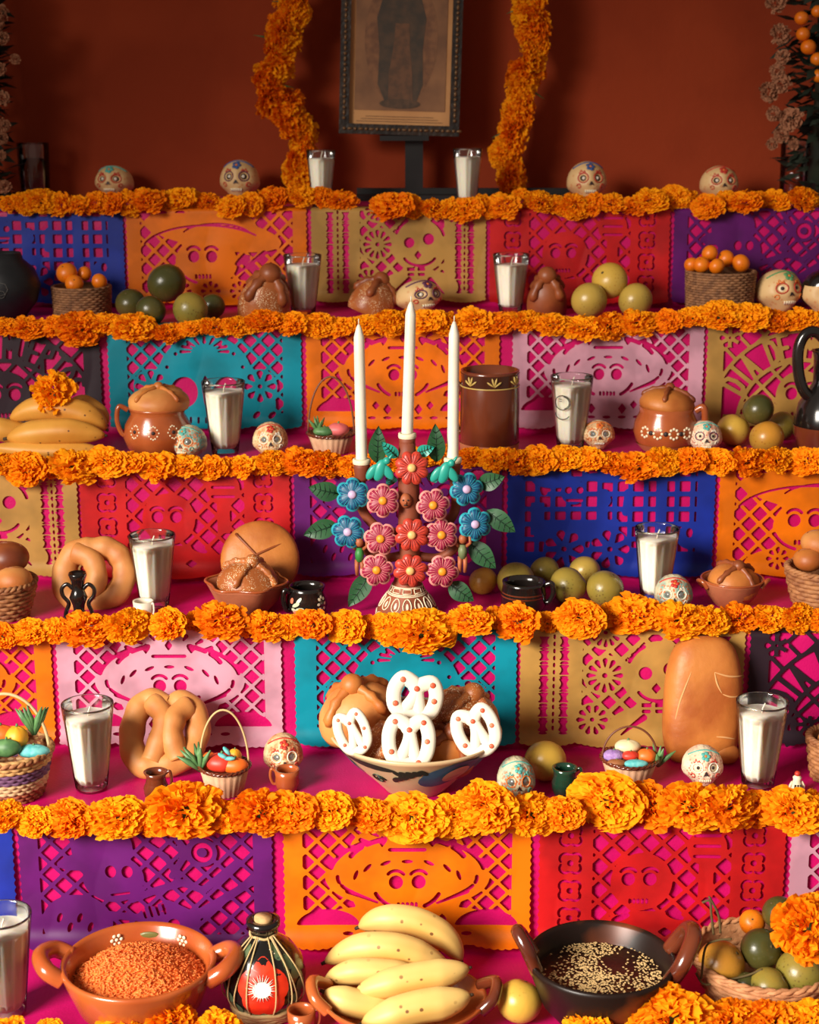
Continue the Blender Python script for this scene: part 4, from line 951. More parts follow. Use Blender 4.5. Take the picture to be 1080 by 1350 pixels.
# smaller clay pot with bread lid
t, prof, R, H = pot(3, 877, 594, 86, 58, 'small glazed clay pot with painted rings, topped with a bread', 'clay_pot', [(.6, 0), (.66, .02), (.9, .22), (1, .45), (.96, .66), (.82, .88), (.84, 1)], CLAY, -.35, (.4, .95), .26, .11)
for cu in (-.85, -.4, .1, .55):
    mb = MB(); dots(mb, prof, [(cu+.13*math.cos(a*PI/4), H*.52+H*.11*math.sin(a*PI/4)) for a in range(8)], .0026); mb.build('painted_ring', CREAMSLIP, t)
for cu in (-.62, -.15, .33): mb = MB(); dots(mb, prof, [(cu, H*.52)], .0045); mb.build('dark_dot', INK, t)
mb = MB(); mb.lathe([(lathe_pt(prof, H*.05)+.0006, H*.03), (lathe_pt(prof, H*.22)+.0008, H*.2)], 44, cap=False); mb.build('unglazed_foot', RAWCLAY, t)
pan_de_muerto(t.location+Vector((0, 0, H*.93)), R*.88, R*.82, R*.66, BREAD, 'knotted bread sitting as a lid on the small painted pot', (.05, .1, .8), knobmat=BREADD)
# large brown mug
t, prof, R, H = pot(3, 645, 598, 78, 110, 'large brown clay mug with yellow tulip marks, behind the right taper', 'clay_mug', [(.94, 0), (.97, .01), (1, .1), (1, .5), (.99, .8), (.965, .84), (.975, .97), (.985, 1)], DARKCLAY, PI*.97, (.25, .75), .22, .10, cat='mug')
mb = MB(); mb.lathe([(lathe_pt(prof, H*.01)+.0005, H*.005), (lathe_pt(prof, H*.15)+.0008, H*.15)], 44, cap=False); mb.build('unglazed_foot', RAWCLAY, t)
mb = MB(); mb.lathe([(lathe_pt(prof, H*.84)+.0008, H*.83), (lathe_pt(prof, H*.97)+.001, H*.97)], 44, cap=False); mb.build('dark_band', M('dark_band_glaze', (70, 34, 20), .2, coat=.6), t)
mb = MB(); mb.tube([((R*.985)*math.sin(2*PI*i/48), -(R*.985)*math.cos(2*PI*i/48), H*.82) for i in range(48)], .0012, 6, closed=True)
for cu in (-.75, .1, .95):
    for (du, dz) in ((-.24, .06), (-.08, .105), (.08, .105), (.24, .06)):
        pts = [((R*.99+.001)*math.sin(cu+du*f), -(R*.99+.001)*math.cos(cu+du*f), H*(.85+dz*f)) for f in (0, .4, .8, 1)]
        mb.tube(pts, [.0007, .0015, .0017, .0005], 6)
mb.build('tulip_marks', M('yellow_slip', (206, 176, 96), .4), t)
# black jug at the right edge, fourth step
t, prof, R, H = pot(3, 1086, 594, 82, 90, 'black glazed jug with tall handle and bare clay base, right edge', 'black_jug', [(.75, 0), (.8, .02), (.98, .25), (1, .45), (.9, .68), (.6, .88), (.48, 1), (.46, 1.25), (.52, 1.4), (.56, 1.45)], BLACK, cat='jug')
mb = MB(); mb.lathe([(lathe_pt(prof, H*.02)+.0008, H*.01), (lathe_pt(prof, H*.25)+.001, H*.25), (lathe_pt(prof, H*.38)+.001, H*.38)], 44, cap=False); mb.build('unglazed_foot', DARKCLAY, t)
s = pxm(t.location); mb = MB(); Lp = t.location
hp = [(on_y(x, y, Lp.y-.01)-Lp) for x, y in ((1074, 528), (1060, 515), (1053, 490), (1053, 460), (1062, 441), (1076, 438), (1088, 448))]
mb.tube(spline(hp, 7), 7.5/s, 10); mb.build('handle', BLACK, t)
# black jar at left edge, fifth step and dark bottle right
t, prof, R, H = pot(4, 8, 418, 96, 84, 'black clay jar in the dark corner left of the orange tub', 'black_jar', [(.5, 0), (.56, .02), (.88, .25), (1, .5), (.85, .75), (.55, .9), (.5, 1)], M('black_clay', (18, 20, 24), .45, c2=(26, 28, 32), ns=20), cat='jar')
mb = MB()
for zz, rr in ((.5, .02), (.42, .012)): mb.tube([(lathe_pt(prof, H*zz+rr*math.sin(a)*.6)*math.sin(.15+rr*9*math.cos(a)), -lathe_pt(prof, H*zz+rr*math.sin(a)*.6)*math.cos(.15+rr*9*math.cos(a))-.001, H*zz+rr*math.sin(a)*.6) for a in [2*PI*i/7 for i in range(7)]], .0006, 5, closed=True)
mb.build('incised_mark', M('pale_scratch', (90, 88, 84), .7), t)
p = spot(4, 1090, 408); s = pxm(p)
t = thing('dark_bottle', 'dark bottle with amber neck at the right edge of the fifth step', 'bottle', p+Vector((0, .10, 0)))
mb = MB(); r_ = 26/s; mb.lathe([(r_*.9, 0), (r_, .01), (r_, .09), (r_*.6, .125), (r_*.4, .14), (r_*.4, .155)], 32); mb.build('body', BLACK, t)
mb = MB(); mb.lathe([(r_*.42, .15), (r_*.5, .16), (r_*.5, .172), (r_*.4, .18), (0, .182)], 24, cap=False); mb.build('neck', CLAY, t)
# third step small ceramics
t, prof, R, H = pot(2, 405, 808, 54, 36, 'black mug painted with white flowers, left of the candelabra base', 'painted_mug', [(.8, 0), (.86, .02), (1, .3), (.98, .6), (.86, .85), (.9, 1)], BLACK, PI+.5, (.2, .85), .3, .13, cat='mug')
mb = MB()
for u, z, ru, rv, ro in ((-.5, .5, .22, .04, .5), (-.3, .35, .22, .04, .2), (-.1, .28, .2, .04, -.1), (-.35, .65, .2, .035, .9), (-.6, .3, .16, .04, -.5)): patch(mb, prof, ovalpts(u, H*z, ru, H*rv*1.6, ro, R=R))
mb.build('pale_leaf_strokes', M('pale_leaf_paint', (196, 206, 170), .4), t)
mb = MB(); patch(mb, prof, ovalpts(-.75, H*.62, .1, H*.1)); patch(mb, prof, ovalpts(-.55, H*.22, .14, H*.08)); mb.build('coral_bud', M('coral_paint', (226, 116, 84), .4), t)
mb = MB()
for a in range(8): patch(mb, prof, ovalpts(.85+.2*math.cos(a*PI/4), H*.5+H*.24*math.sin(a*PI/4), .08, H*.05, a*PI/4, R=R))
mb.build('white_daisy', CREAMSLIP, t)
t, prof, R, H = pot(2, 690, 806, 60, 40, 'plain black cup in front of the green oranges', 'black_cup', [(.78, 0), (.82, .02), (1, .25), (.98, .6), (.92, .9), (.95, 1)], BLACK, -.25, (.35, .9), .38, .12, cat='cup')
mb = MB(); mb.lathe([(R*.99, H*.55), (R*.995, H*.6)], 40, cap=False); mb.lathe([(R*.972, H*.66), (R*.97, H*.7)], 40, cap=False); mb.build('glaze_ring', DARKCLAY, t)
t, prof, R, H = pot(2, 190, 815, 28, 23, 'tiny white cup with an orange mark in front of the candle', 'tiny_cup', [(.8, 0), (.86, .05), (.94, .5), (1, 1)], M('white_ceramic', (226, 212, 190), .35, coat=.3), -.5, (.2, .85), .3, .10, cat='cup')
mb = MB(); patch(mb, prof, ovalpts(.1, H*.5, .35, H*.2)); mb.build('orange_mark', DEC['orange'], t)
# black scroll candlestick
p = spot(2, 105, 818); s = pxm(p); u = 1/s
t = thing('black_candlestick', 'small black pottery candlestick with two scroll handles before the looped bread', 'candlestick', p)
mb = MB(); mb.lathe([(20*u, 0), (21*u, 3*u), (13*u, 9*u), (7*u, 14*u), (8*u, 22*u), (12*u, 32*u), (9*u, 40*u), (7*u, 46*u), (9*u, 56*u), (12*u, 64*u), (11*u, 66*u), (8*u, 62*u), (0, 60*u)], 24); mb.build('stem', BLACK, t)
for m in (-1, 1):
    mb = MB(); mb.tube(spline([(m*7*u, 0, 44*u), (m*14*u, 0, 50*u), (m*21*u, 0, 44*u), (m*20*u, 0, 34*u), (m*13*u, 0, 24*u), (m*17*u, 0, 12*u), (m*19*u, 0, 2*u)], 6), 2.8*u, 8); mb.build('scroll_handle', BLACK, t)
# second step small ceramics
t, prof, R, H = pot(1, 207, 1058, 34, 40, 'small brown glazed jug in front of the pretzel bread', 'small_jug', [(.6, 0), (.68, .03), (.95, .3), (1, .5), (.75, .72), (.72, .85), (.95, 1)], DARKCLAY, -.1, (.4, .95), .45, .12, cat='jug')
t, prof, R, H = pot(1, 379, 1042, 34, 28, 'tiny clay cup in front of the grainy skull by the bowl', 'tiny_cup', [(.7, 0), (.8, .03), (.95, .4), (.92, .7), (1, 1)], CLAY, PI, (.3, .9), .4, .12, cat='cup')
t, prof, R, H = pot(1, 744, 1048, 34, 36, 'small dark green glazed mug right of the yellow grapefruit', 'green_mug', [(.75, 0), (.8, .03), (1, .3), (1, .5), (.85, .7), (.88, .85), (1, 1)], M('green_glaze', (28, 62, 44), .15, c2=(16, 40, 30), ns=18, coat=.7), -.15, (.3, .9), .4, .12, cat='mug')
p = spot(1, 1050, 1046); s = pxm(p); u = 1/s
t = thing('tiny_figurine', 'tiny white figurine with black stripes and red top near the right candle', 'figurine', p)
mb = MB(); mb.lathe([(8*u, 0), (9*u, 2*u), (7*u, 14*u), (5*u, 20*u), (6*u, 23*u), (3*u, 26*u), (0, 27*u)], 16); mb.build('body', CREAMSLIP, t)
mb = MB(); mb.blob((4*u, 4*u, 4*u), 12, 8, c=(0, 0, 28*u)); mb.build('head', DEC['red'], t)
for m in (-1, 0, 1): mb = MB(); mb.tube([(m*4.5*u, -8*u, 3*u), (m*3.6*u, -6.6*u, 15*u)], 1.2*u, 6); mb.build('stripe', INK, t)
for m in (-1, 1): mb = MB(); mb.tube([(m*9*u, 0, 4*u), (m*9*u, -1*u, 12*u), (m*6*u, 0, 17*u)], 1.8*u, 6); mb.build('arm', CREAMSLIP, t)

# ------------------------------------------------------------------ little baskets and cups of candy vegetables
CANDY = {'green': M('candy_green', (96, 140, 84), .5, c2=(70, 112, 66), ns=60), 'orange': M('candy_orange', (236, 110, 34), .45), 'red': M('candy_red', (212, 58, 40), .45), 'teal': M('candy_teal', (80, 176, 178), .6, c2=(120, 200, 196), ns=120), 'lilac': M('candy_lilac', (150, 112, 176), .7, c2=(176, 140, 196), ns=140, bump=.4, bs=200), 'cream': M('candy_cream', (232, 216, 168), .5), 'yellow': M('candy_yellow', (240, 170, 40), .5), 'brown': M('candy_brown', (150, 92, 50), .6)}
PLEAT = M('pleated_paper', (206, 164, 128), .8, c2=(188, 140, 106), ns=40)
def candy(mb_parent, items):
    pass
def candy_tuft(p, s, n, ln, mat, label, spread=.7, name='candy_leaf_tuft'):
    t = thing(name, label, 'candy', p)
    for i in range(n):
        a = random.uniform(0, 6.28); q = random.uniform(.2, spread); d = Vector((math.cos(a)*q, math.sin(a)*q*.6, 1)).normalized()
        mb = MB(); mb.tube([(0, 0, 0), d*ln*.5+Vector((0, 0, ln*.05)), d*ln], [ln*.07, ln*.11, ln*.02], 6); mb.build('leaf', mat, t)
    return t
def candy_ball(p, r, mat, label, sc=(1, 1, 1), rot=(0, 0, 0)):
    t = thing('candy_vegetable', label, 'candy', p, rot=rot); mb = MB(); mb.blob(nu=20, nv=12, fn=lambda d: Vector((d.x*r*sc[0], d.y*r*sc[1], d.z*r*sc[2]))*(1+.03*math.cos(5*math.atan2(d.y, d.x)))); mb.build('flesh', mat, t)
    mb = MB(); mb.tube([(0, 0, r*sc[2]*.9), (.1*r, 0, r*sc[2]*1.25)], r*.1, 6); mb.build('stalk', CANDY['green'], t)
    return t
def hoop(t, R, z, top, mat, rad=.0022, ang=0, lean=0, n=24):
    c, s_ = math.cos(ang), math.sin(ang); mb = MB()
    mb.tube([(R*math.cos(PI*i/n)*c, R*math.cos(PI*i/n)*s_+lean*math.sin(PI*i/n), z+top*math.sin(PI*i/n)) for i in range(n+1)], rad, 8); mb.build('hoop_handle', mat, t)
# striped basket at the left edge, second step
p = spot(1, 14, 1046); s = pxm(p); R = 56/s; H = 62/s
t = basket('striped_basket', 'striped woven basket with hoop handle full of candy, left edge', p, R*.74, R, H, rows=12, ribs=26, bands=[M('band_rust', (164, 86, 56), .8, c2=(140, 70, 46), ns=60), M('band_sand', (206, 168, 124), .8), M('band_violet', (112, 72, 104), .8), M('band_tan', (196, 150, 92), .8)], rim=True)
t.rotation_euler.z = 0
hoop(t, R*.97, H, 78/s, M('cane', (206, 180, 130), .6), .0024)
for (px, py, dy, fn) in ((45, 968, .0, lambda q: candy_tuft(q, s, 7, 42/s, CANDY['green'], 'green candy leaf tuft standing in the striped basket')),
                         (22, 972, -.01, lambda q: candy_ball(q, 15/s, CANDY['yellow'], 'yellow candy fruit in the striped basket')),
                         (44, 990, -.02, lambda q: candy_ball(q, 14/s, CANDY['teal'], 'teal crystal candy at the right in the striped basket', (1.5, .9, .6))),
                         (8, 986, -.03, lambda q: candy_ball(q, 15/s, CANDY['green'], 'green candy gourd at the front of the striped basket', (1.3, .8, .8))),
                         (0, 968, .02, lambda q: candy_ball(q, 18/s, CANDY['orange'], 'orange candy slab at the back of the striped basket', (1.3, .8, .7)))):
    q = on_y(px, py, p.y+dy); q.z = max(q.z, p.z+H*.92); fn(q)
def pleat_cup(k, px, py, wpx, hpx, label, hoopmat=None, top=0, tilt=0, rimmat=None):
    p = spot(k, px, py); s = pxm(p); R = wpx/2/s; H = hpx/s
    t = thing('candy_cup', label, 'candy basket', p, rot=(tilt, 0, 0))
    mb = MB(); mb.lathe([(R*.68, 0), (R*.72, .002), (R*.98, H), (R*.95, H), (R*.7, H*.2), (0, H*.15)], 96, rf=lambda a, z: 1+.03*math.sin(a*24)); mb.build('pleated_cup', PLEAT, t)
    mb = MB(); n = 60
    for q in (0, PI): mb.tube([((R+.0018*math.cos(15*2*PI*i/n+q))*math.cos(2*PI*i/n), (R+.0018*math.cos(15*2*PI*i/n+q))*math.sin(2*PI*i/n), H+.0015*math.sin(15*2*PI*i/n+q)) for i in range(n)], .0018, 6, closed=True)
    mb.build('braided_rim', rimmat or DARKCLAY, t)
    if hoopmat: hoop(t, R*.97, H, top/s, hoopmat, .0016, 0, .004)
    return t, p, s, R, H
t, p, s, R, H = pleat_cup(1, 297, 1044, 66, 38, 'pleated candy cup with a thin hoop handle beside the pretzel bread', M('straw', (200, 170, 116), .6), 76)
candy_ball(p+Vector((-.004, -.004, H+.006)), R*.55, CANDY['red'], 'red candy tomato in the cup by the pretzel bread', (1.1, .9, .7))
candy_ball(p+Vector((.016, -.010, H+.004)), R*.45, CANDY['orange'], 'orange candy piece in the cup by the pretzel bread', (1.2, .8, .7))
candy_ball(p+Vector((-.022, .006, H+.004)), R*.4, CANDY['orange'], 'orange candy pumpkin at left in the cup by the pretzel bread', (1, .9, .9))
candy_tuft(p+Vector((-.034, -.006, H-.006)), s, 8, .042, CANDY['green'], 'green candy leaves spilling left from the pleated cup', 1.6)
for (dx, dz, rr) in ((0, .022, .5), (.006, .030, .9), (.010, .018, 0)):
    x = candy_ball(p+Vector((dx, -.018, H+dz)), .004, CANDY['teal'], 'teal candy flower stroke on the red candy, ' + {0: 'lowest of three', .5: 'leftmost of three', .9: 'highest of three'}[rr], (2, .8, .8), (0, rr, 0))
candy_ball(p+Vector((.014, .012, H+.010)), .010, CANDY['yellow'], 'small yellow candy at the back of the pleated cup')
# oval candy basket, second step right of centre
t, p, s, R, H = pleat_cup(1, 829, 1030, 74, 34, 'small brown rimmed candy basket with thin hoop before the gold banner', M('brown_wire', (110, 60, 36), .5), 42)
for (dx, dy, dz, r, m, sc, lb) in ((-.024, -.004, .004, .012, 'lilac', (1.3, 1, .8), 'lilac crystal candy at the left of the brown rimmed basket'), (-.002, .012, .012, .015, 'cream', (1.3, .9, .7), 'cream striped candy on top in the brown rimmed basket'),
                               (.024, -.004, .004, .012, 'orange', (1.2, 1, .9), 'orange candy at the right of the brown rimmed basket'), (.006, -.026, .001, .008, 'teal', (2.2, 1, .8), 'pale blue candy bar at the front of the brown rimmed basket'),
                               (-.022, -.022, .0, .008, 'brown', (1.8, 1, .8), 'brown candy stick in the brown rimmed basket'), (.0, -.008, .006, .009, 'red', (1.4, 1, .8), 'red candy in the middle of the brown rimmed basket')):
    candy_ball(p+Vector((dx, dy, H+dz)), r, CANDY[m], lb, sc)
q = on_y(872, 995, p.y); candy_tuft(on_y(868, 1010, p.y), s, 6, .035, CANDY['green'], 'pale green candy stalk beside the brown rimmed basket', 1.4)
# candy cup on the fourth step
t, p, s, R, H = pleat_cup(3, 437, 596, 62, 26, 'pleated candy cup left of the candelabra on the fourth step', M('thin_wire', (120, 70, 44), .5), 74)
candy_ball(p+Vector((.012, 0, H+.006)), .016, M('candy_pink', (226, 110, 110), .5), 'pink candy melon in the fourth step candy cup', (1.2, 1, .7))
candy_ball(p+Vector((-.012, -.006, H+.004)), .012, CANDY['green'], 'green candy vegetable in the fourth step candy cup', (1.6, 1, .7))
candy_tuft(p+Vector((-.022, 0, H)), s, 6, .03, CANDY['green'], 'green candy leaves in the fourth step candy cup', 1.2)
# wicker basket cut by right edge, second step
b = basket_px(1, 1104, 1026, 80, 58, .8, label='wicker basket rim at the right edge of the second step', rows=9, mat=WICKER)
bun(b.location+Vector((0, 0, .055)), 30/pxm(b.location), BREADL, 'pale bun in the wicker basket at the second step right edge')

# ------------------------------------------------------------------ lowest step: casseroles, gourd bottle, dish of bananas, fruit basket
def casserole(px, pyrim, wpx, H, mat, label, k=0, lug=.0, inner=None, lugmat=None, rz=0, streak=None):
    q = on_z(px, pyrim, ZS[k]+H); s = pxm(q); R = wpx/2/s; p = Vector((q.x, q.y, ZS[k]))
    t = thing('casserole', label, 'casserole', p, rz)
    prof = [(R*.50, 0), (R*.55, .003), (R*.80, H*.35), (R*.94, H*.75), (R, H*.95), (R*1.0, H), (R*.965, H+.003), (R*.92, H*.97), (R*.86, H*.75), (R*.7, H*.4), (R*.4, H*.2), (0, H*.17)]
    mb = MB(); mb.lathe(prof, 64); mb.build('body', mat, t)
    return t, p, R, H, prof
CASS = M('casserole_clay', (184, 92, 42), .25, c2=(160, 72, 30), ns=9, coat=.5, bump=.04, bs=50)
t, p, R, H, prof = casserole(183, 1266, 204, .088, CASS, 'glazed clay casserole of orange rice at the lower left')
for m in (-1, 1):
    mb = MB(); mb.tube(spline([(m*R*.93, -.30*R, H*.86), (m*R*1.14, -.28*R, H*1.02), (m*R*1.26, 0, H*1.08), (m*R*1.14, .26*R, H*1.02), (m*R*.93, .28*R, H*.9)], 7), R*.115, 12); mb.build('handle', CASS, t)
for cu in (-.5, .55):
    for a in range(7):
        d = Vector((math.sin(cu)+0, math.cos(cu), 0)); side = Vector((d.y, -d.x, 0)); o_ = Vector((0, 0, H*.84))+d*R*.895
        c = o_+(side*.0065*math.cos(a*PI/3)+Vector((0, 0, .0065*math.sin(a*PI/3))) if a < 6 else Vector()); mb = MB(); mb.blob((.0028, .0028, .0014), 8, 5, X=facing(c-d*.002, -d)); mb.build('painted_dot', CREAMSLIP, t)
mb = MB(); d = Vector((0, 1, 0)); mb.blob((.016, .006, .0015), 12, 5, X=facing((0, R*.888, H*.84), -d)); mb.build('painted_leaf', M('olive_paint', (104, 100, 50), .4), t)
# rice: a mound of grains
rg = random.Random(5); mb = MB(); mb.lathe([(R*.84, H*.70), (R*.7, H*.82), (R*.4, H*.98), (R*.15, H*1.03), (0, H*1.04)], 40, cap=False)
o = mb.build('rice_mound', OR_RICE); o.location = p; tag(o, 'mound of orange rice filling the clay casserole', 'rice', kind='stuff')
mb = MB()
for i in range(2600):
    a = rg.uniform(0, 6.28); f = math.sqrt(rg.random())*.83; z = H*(1.045-.34*(f/.84)**2.0); q = Vector((math.cos(a)*f*R, math.sin(a)*f*R, z+rg.uniform(0, .004)))
    d = Vector((rg.uniform(-1, 1), rg.uniform(-1, 1), rg.uniform(-.35, .5))).normalized()*rg.uniform(.003, .0055)
    nrm = d.orthogonal().normalized()*.0011; b2_ = d.cross(nrm).normalized()*.0011
    mb.add([q-d, q+nrm, q+b2_, q-nrm, q-b2_, q+d], [(0, 2, 1), (0, 3, 2), (0, 4, 3), (0, 1, 4), (5, 1, 2), (5, 2, 3), (5, 3, 4), (5, 4, 1)])
mb.build('rice_grains', OR_RICE, o)['kind'] = 'stuff'
# dark casserole of mole with sesame
MOLEC = M('streaked_dark_glaze', (30, 18, 14), .36, c2=(120, 58, 30), ns=7, lo=.55, hi=.66, coat=.0, spec=.35)
t, p, R, H, prof = casserole(793, 1262, 196, .092, MOLEC, 'dark streaked clay casserole of sauce strewn with sesame', rz=0)
mb = MB(); mb.tube(spline([(-R*.88, -.22*R, H*.9), (-R*1.02, -.22*R, H*1.25), (-R*1.13, -.05*R, H*1.42), (-R*1.08, .12*R, H*1.3), (-R*.9, .2*R, H*.95)], 7), R*.095, 12); mb.build('handle', DARKCLAY, t)
mb = MB(); mb.tube(spline([(R*.88, -.34*R, H*.82), (R*1.04, -.38*R, H*1.15), (R*1.2, -.15*R, H*1.42), (R*1.16, .1*R, H*1.38), (R*.95, .2*R, H*1.0)], 7), R*.115, 12); mb.build('handle', DARKCLAY, t)
mb = MB(); mb.lathe([(R*.855, H*.72), (R*.5, H*.735), (0, H*.74)], 48, cap=False); o = mb.build('mole_sauce', M('mole', (34, 16, 12), .3, c2=(48, 24, 16), ns=40, bump=.3, bs=80)); o.location = p; tag(o, 'dark brown sauce filling the streaked casserole', 'sauce', kind='stuff')
SES = M('sesame', (226, 190, 130), .55); mb = MB()
for i in range(3200):
    a = rg.uniform(0, 6.28); f = math.sqrt(rg.random())*.82
    x, y = math.cos(a)*f, math.sin(a)*f
    if rg.random() > .55+.6*wob((x, y, .3), 5, 2): continue
    q = Vector((x*R, y*R, H*.745+rg.uniform(0, .001))); an = rg.uniform(0, 6.28); d = Vector((math.cos(an), math.sin(an), rg.uniform(-.2, .2)))*.0022; n_ = Vector((-math.sin(an), math.cos(an), 0))*.0013; z_ = Vector((0, 0, .0008))
    mb.add([q-d, q+n_, q+d*.7+n_*.6, q+d*.7-n_*.6, q-n_, q+z_], [(0, 4, 5), (4, 3, 5), (3, 2, 5), (2, 1, 5), (1, 0, 5)])
so = mb.build('sesame_seeds', SES); so.location = p; tag(so, 'pale sesame seeds strewn over the dark sauce', 'sesame', kind='stuff')
# gourd bottle
p = spot(0, 350, 1332); s = pxm(p+Vector((0, 0, .05))); u = 1/s*1.06
t = thing('gourd_bottle', 'round painted bottle with red flower, corked and netted in straw', 'bottle', p)
prof = [(26*u, 6*u), (41*u, 16*u), (50*u, 34*u), (51.5*u, 54*u), (47*u, 74*u), (36*u, 90*u), (23*u, 100*u), (15*u, 106*u), (14*u, 110*u), (17*u, 114*u), (21*u, 120*u), (21*u, 126*u)]
mb = MB(); mb.lathe(prof+[(14*u, 127*u), (12*u, 122*u), (0, 122*u)], 44); mb.build('body', BLACK, t)
mb = MB(); mb.lathe([(0, 120*u), (11*u, 121*u), (11*u, 130*u), (0, 131*u)], 20, cap=False); mb.build('cork', M('cork', (206, 166, 112), .8, c2=(184, 140, 90), ns=120), t)
mb = MB()
for j in range(5):
    a = 2*PI*j/5+PI/2; patch(mb, prof, ovalpts(.05+.32*math.cos(a), 56*u+17*u*math.sin(a), .34, 21*u, 0, R=.05), lift=.0008+.0001*j)
mb.build('red_flower', M('red_gourd_paint', (226, 54, 22), .35, c2=(206, 40, 16), ns=30), t)
mb = MB(); patch(mb, prof, ovalpts(.02, 60*u, .22, 10*u, R=.05), lift=.0022)
for j in range(26):
    a = 2*PI*j/26; l = .38 if j % 2 else .32
    P = [((lathe_pt(prof, 60*u+f*17*u*math.sin(a))+.002)*math.sin(.02+f*l*math.cos(a)), -(lathe_pt(prof, 60*u+f*17*u*math.sin(a))+.002)*math.cos(.02+f*l*math.cos(a)), 60*u+f*17*u*math.sin(a)) for f in (.5, .75, 1)]
    mb.tube(P, [.0008, .0005, .0002], 5)
mb.build('white_stamens', M('white_paint', (232, 228, 214), .5), t)
mb = MB()
for (a, z) in ((-.95, 84), (-1.05, 66), (-1.2, 50), (-.95, 38), (-.7, 26), (.85, 84), (1.0, 70), (1.1, 52), (.95, 38), (-.75, 94), (.62, 96)): patch(mb, prof, ovalpts(a, z*u, .18, 8*u, R=.05), lift=.001); mb.build('green_dab', M('sage_paint', (96, 108, 74), .4, c2=(74, 96, 70), ns=40), t); mb = MB()
mb = MB(); dots(mb, prof, [(.4+.06*i, (98-i*2)*u) for i in range(3)]+[(-.2+.1*i, 26*u) for i in range(4)]+[(.35+.07*i, 28*u) for i in range(3)], .0013); mb.build('white_dots', CREAMSLIP, t)
STRAW = MATS['straw']
mb = MB()
for j in range(9):
    a0 = -1.4+2.8*j/8+rg.uniform(-.1, .1); a1 = a0*(.7 if abs(a0) > .5 else .85)+rg.uniform(-.15, .15)
    if abs(a0) < .3: continue
    mb.tube(spline([((lathe_pt(prof, z*u)+.0028)*math.sin(a0+(a1-a0)*f), -(lathe_pt(prof, z*u)+.0028)*math.cos(a0+(a1-a0)*f), z*u) for f, z in ((0, 12), (.25, 34), (.5, 60), (.75, 84), (1, 110))], 5), .0009, 6)
mb.tube([((15.5*u+.001)*math.cos(2*PI*i/30), (15.5*u+.001)*math.sin(2*PI*i/30), 108*u+.001*math.sin(i)) for i in range(30)], .0018, 6, closed=True)
mb.build('straw_net', STRAW, t)
mb = MB()
for i in range(4): mb.tube([((38+i*1.2)*u*math.cos(2*PI*j/40)+.001*math.sin(j*2+i), (38+i*1.2)*u*math.sin(2*PI*j/40), (3.4+4.2*i)*u+.001*math.sin(j*1.5+i*2)) for j in range(40)], 3.6*u, 7, closed=True)
mb.build('straw_ring', STRAW, t)
# tiny clay cup with a heart
t, prof, R, H = pot(0, 398, 1362, 38, 30, 'tiny glazed clay cup with white dots in front of the gourd bottle', 'tiny_cup', [(.6, 0), (.7, .04), (.95, .5), (1, 1)], CLAY, 0, (.3, .9), .35, .1, cat='cup')
mb = MB(); dots(mb, prof, [(-.1+.3*math.cos(a*PI/3), H*.5+H*.22*math.sin(a*PI/3)) for a in range(6)], .0028); mb.build('white_dots', CREAMSLIP, t)
mb = MB(); dots(mb, prof, [(-.1, H*.48)], .0035); mb.build('red_heart', DEC['red'], t)
# banana dish
q = on_z(533, 1313, ZS[0]+.04); s = pxm(q); p = Vector((q.x, q.y, ZS[0])); R = 110/s
t = thing('clay_dish', 'shallow brown clay dish with lug handles under the yellow bananas', 'dish', p)
mb = MB(); mb.lathe([(R*.6, 0), (R*.64, .003), (R*.9, .025), (R, .038), (R*.99, .042), (R*.95, .04), (R*.85, .026), (R*.6, .012), (0, .01)], 56, X=TR(sc=(1, .80, 1))); mb.build('body', CASS, t)
for m in (-1, 1):
    mb = MB(); mb.tube(spline([(m*R*.90, -.26*R, .034), (m*R*1.06, -.2*R, .05), (m*R*1.1, .05*R, .058), (m*R*.92, .25*R, .04)], 7), R*.075, 10); mb.build('handle', CASS if m < 0 else DARKCLAY, t)
BAN_Y = speckled('yellow_banana_skin', (226, 188, 112), (120, 78, 38), 46, .14, .5, c2=(214, 170, 88), ns=9, bump=.03)
BAN_R = speckled('ripe_banana_skin', (216, 154, 62), (92, 54, 26), 70, .15, .5, c2=(198, 132, 46), ns=12, bump=.04)
BTIP = M('banana_tip', (62, 44, 24), .8)
def banana(pts, Ys, rpx, mat, label, group, bend=0):
    n = len(pts); P = [on_y(x, y, Y) for (x, y), Y in zip(pts, Ys if hasattr(Ys, '__len__') else [Ys]*n)]
    s = pxm(P[n//2]); r = rpx/s; sp = spline(P, 7); m = len(sp)
    L = sum((sp[i+1]-sp[i]).length for i in range(m-1)); o0 = Vector(P[n//2])
    t = thing('banana', label, 'banana', o0, 0, group); rad = []
    for i in range(m):
        f = i/(m-1); rad.append(r*max(.17, min(1., (1.12*math.sin(PI*f)**.62) if 0 < f < 1 else 0)))
    rad = [min(x, r) for x in rad]
    mb = MB(); q = [v-o0 for v in sp]; mb.tube(q, rad, 15)
    mb.v = [tuple(Vector(v)+(Vector(v)-q[min(i//15, m-1)])*(.07*math.cos(5*2*PI*(i % 15)/15))) for i, v in enumerate(mb.v)]
    # five soft ridges
    mb.build('skin', mat, t)
    mb = MB(); d0 = (q[0]-q[1]).normalized(); mb.tube([q[0]-d0*.001, q[0]+d0*r*.35], [rad[0]*.9, rad[0]*.7], 8); mb.build('stem_tip', BTIP, t)
    mb = MB(); d1 = (q[-1]-q[-2]).normalized(); mb.tube([q[-1]-d1*.001, q[-1]+d1*r*.22], [rad[-1]*.8, rad[-1]*.5], 8); mb.build('blossom_tip', BTIP, t)
    return t
GB = 'yellow bananas in the clay dish'
banana([(474, 1222), (505, 1211), (550, 1215), (588, 1237), (608, 1266)], [2.06, 2.055, 2.05, 2.045, 2.04], 19, BAN_Y, 'topmost arched yellow banana in the clay dish', GB)
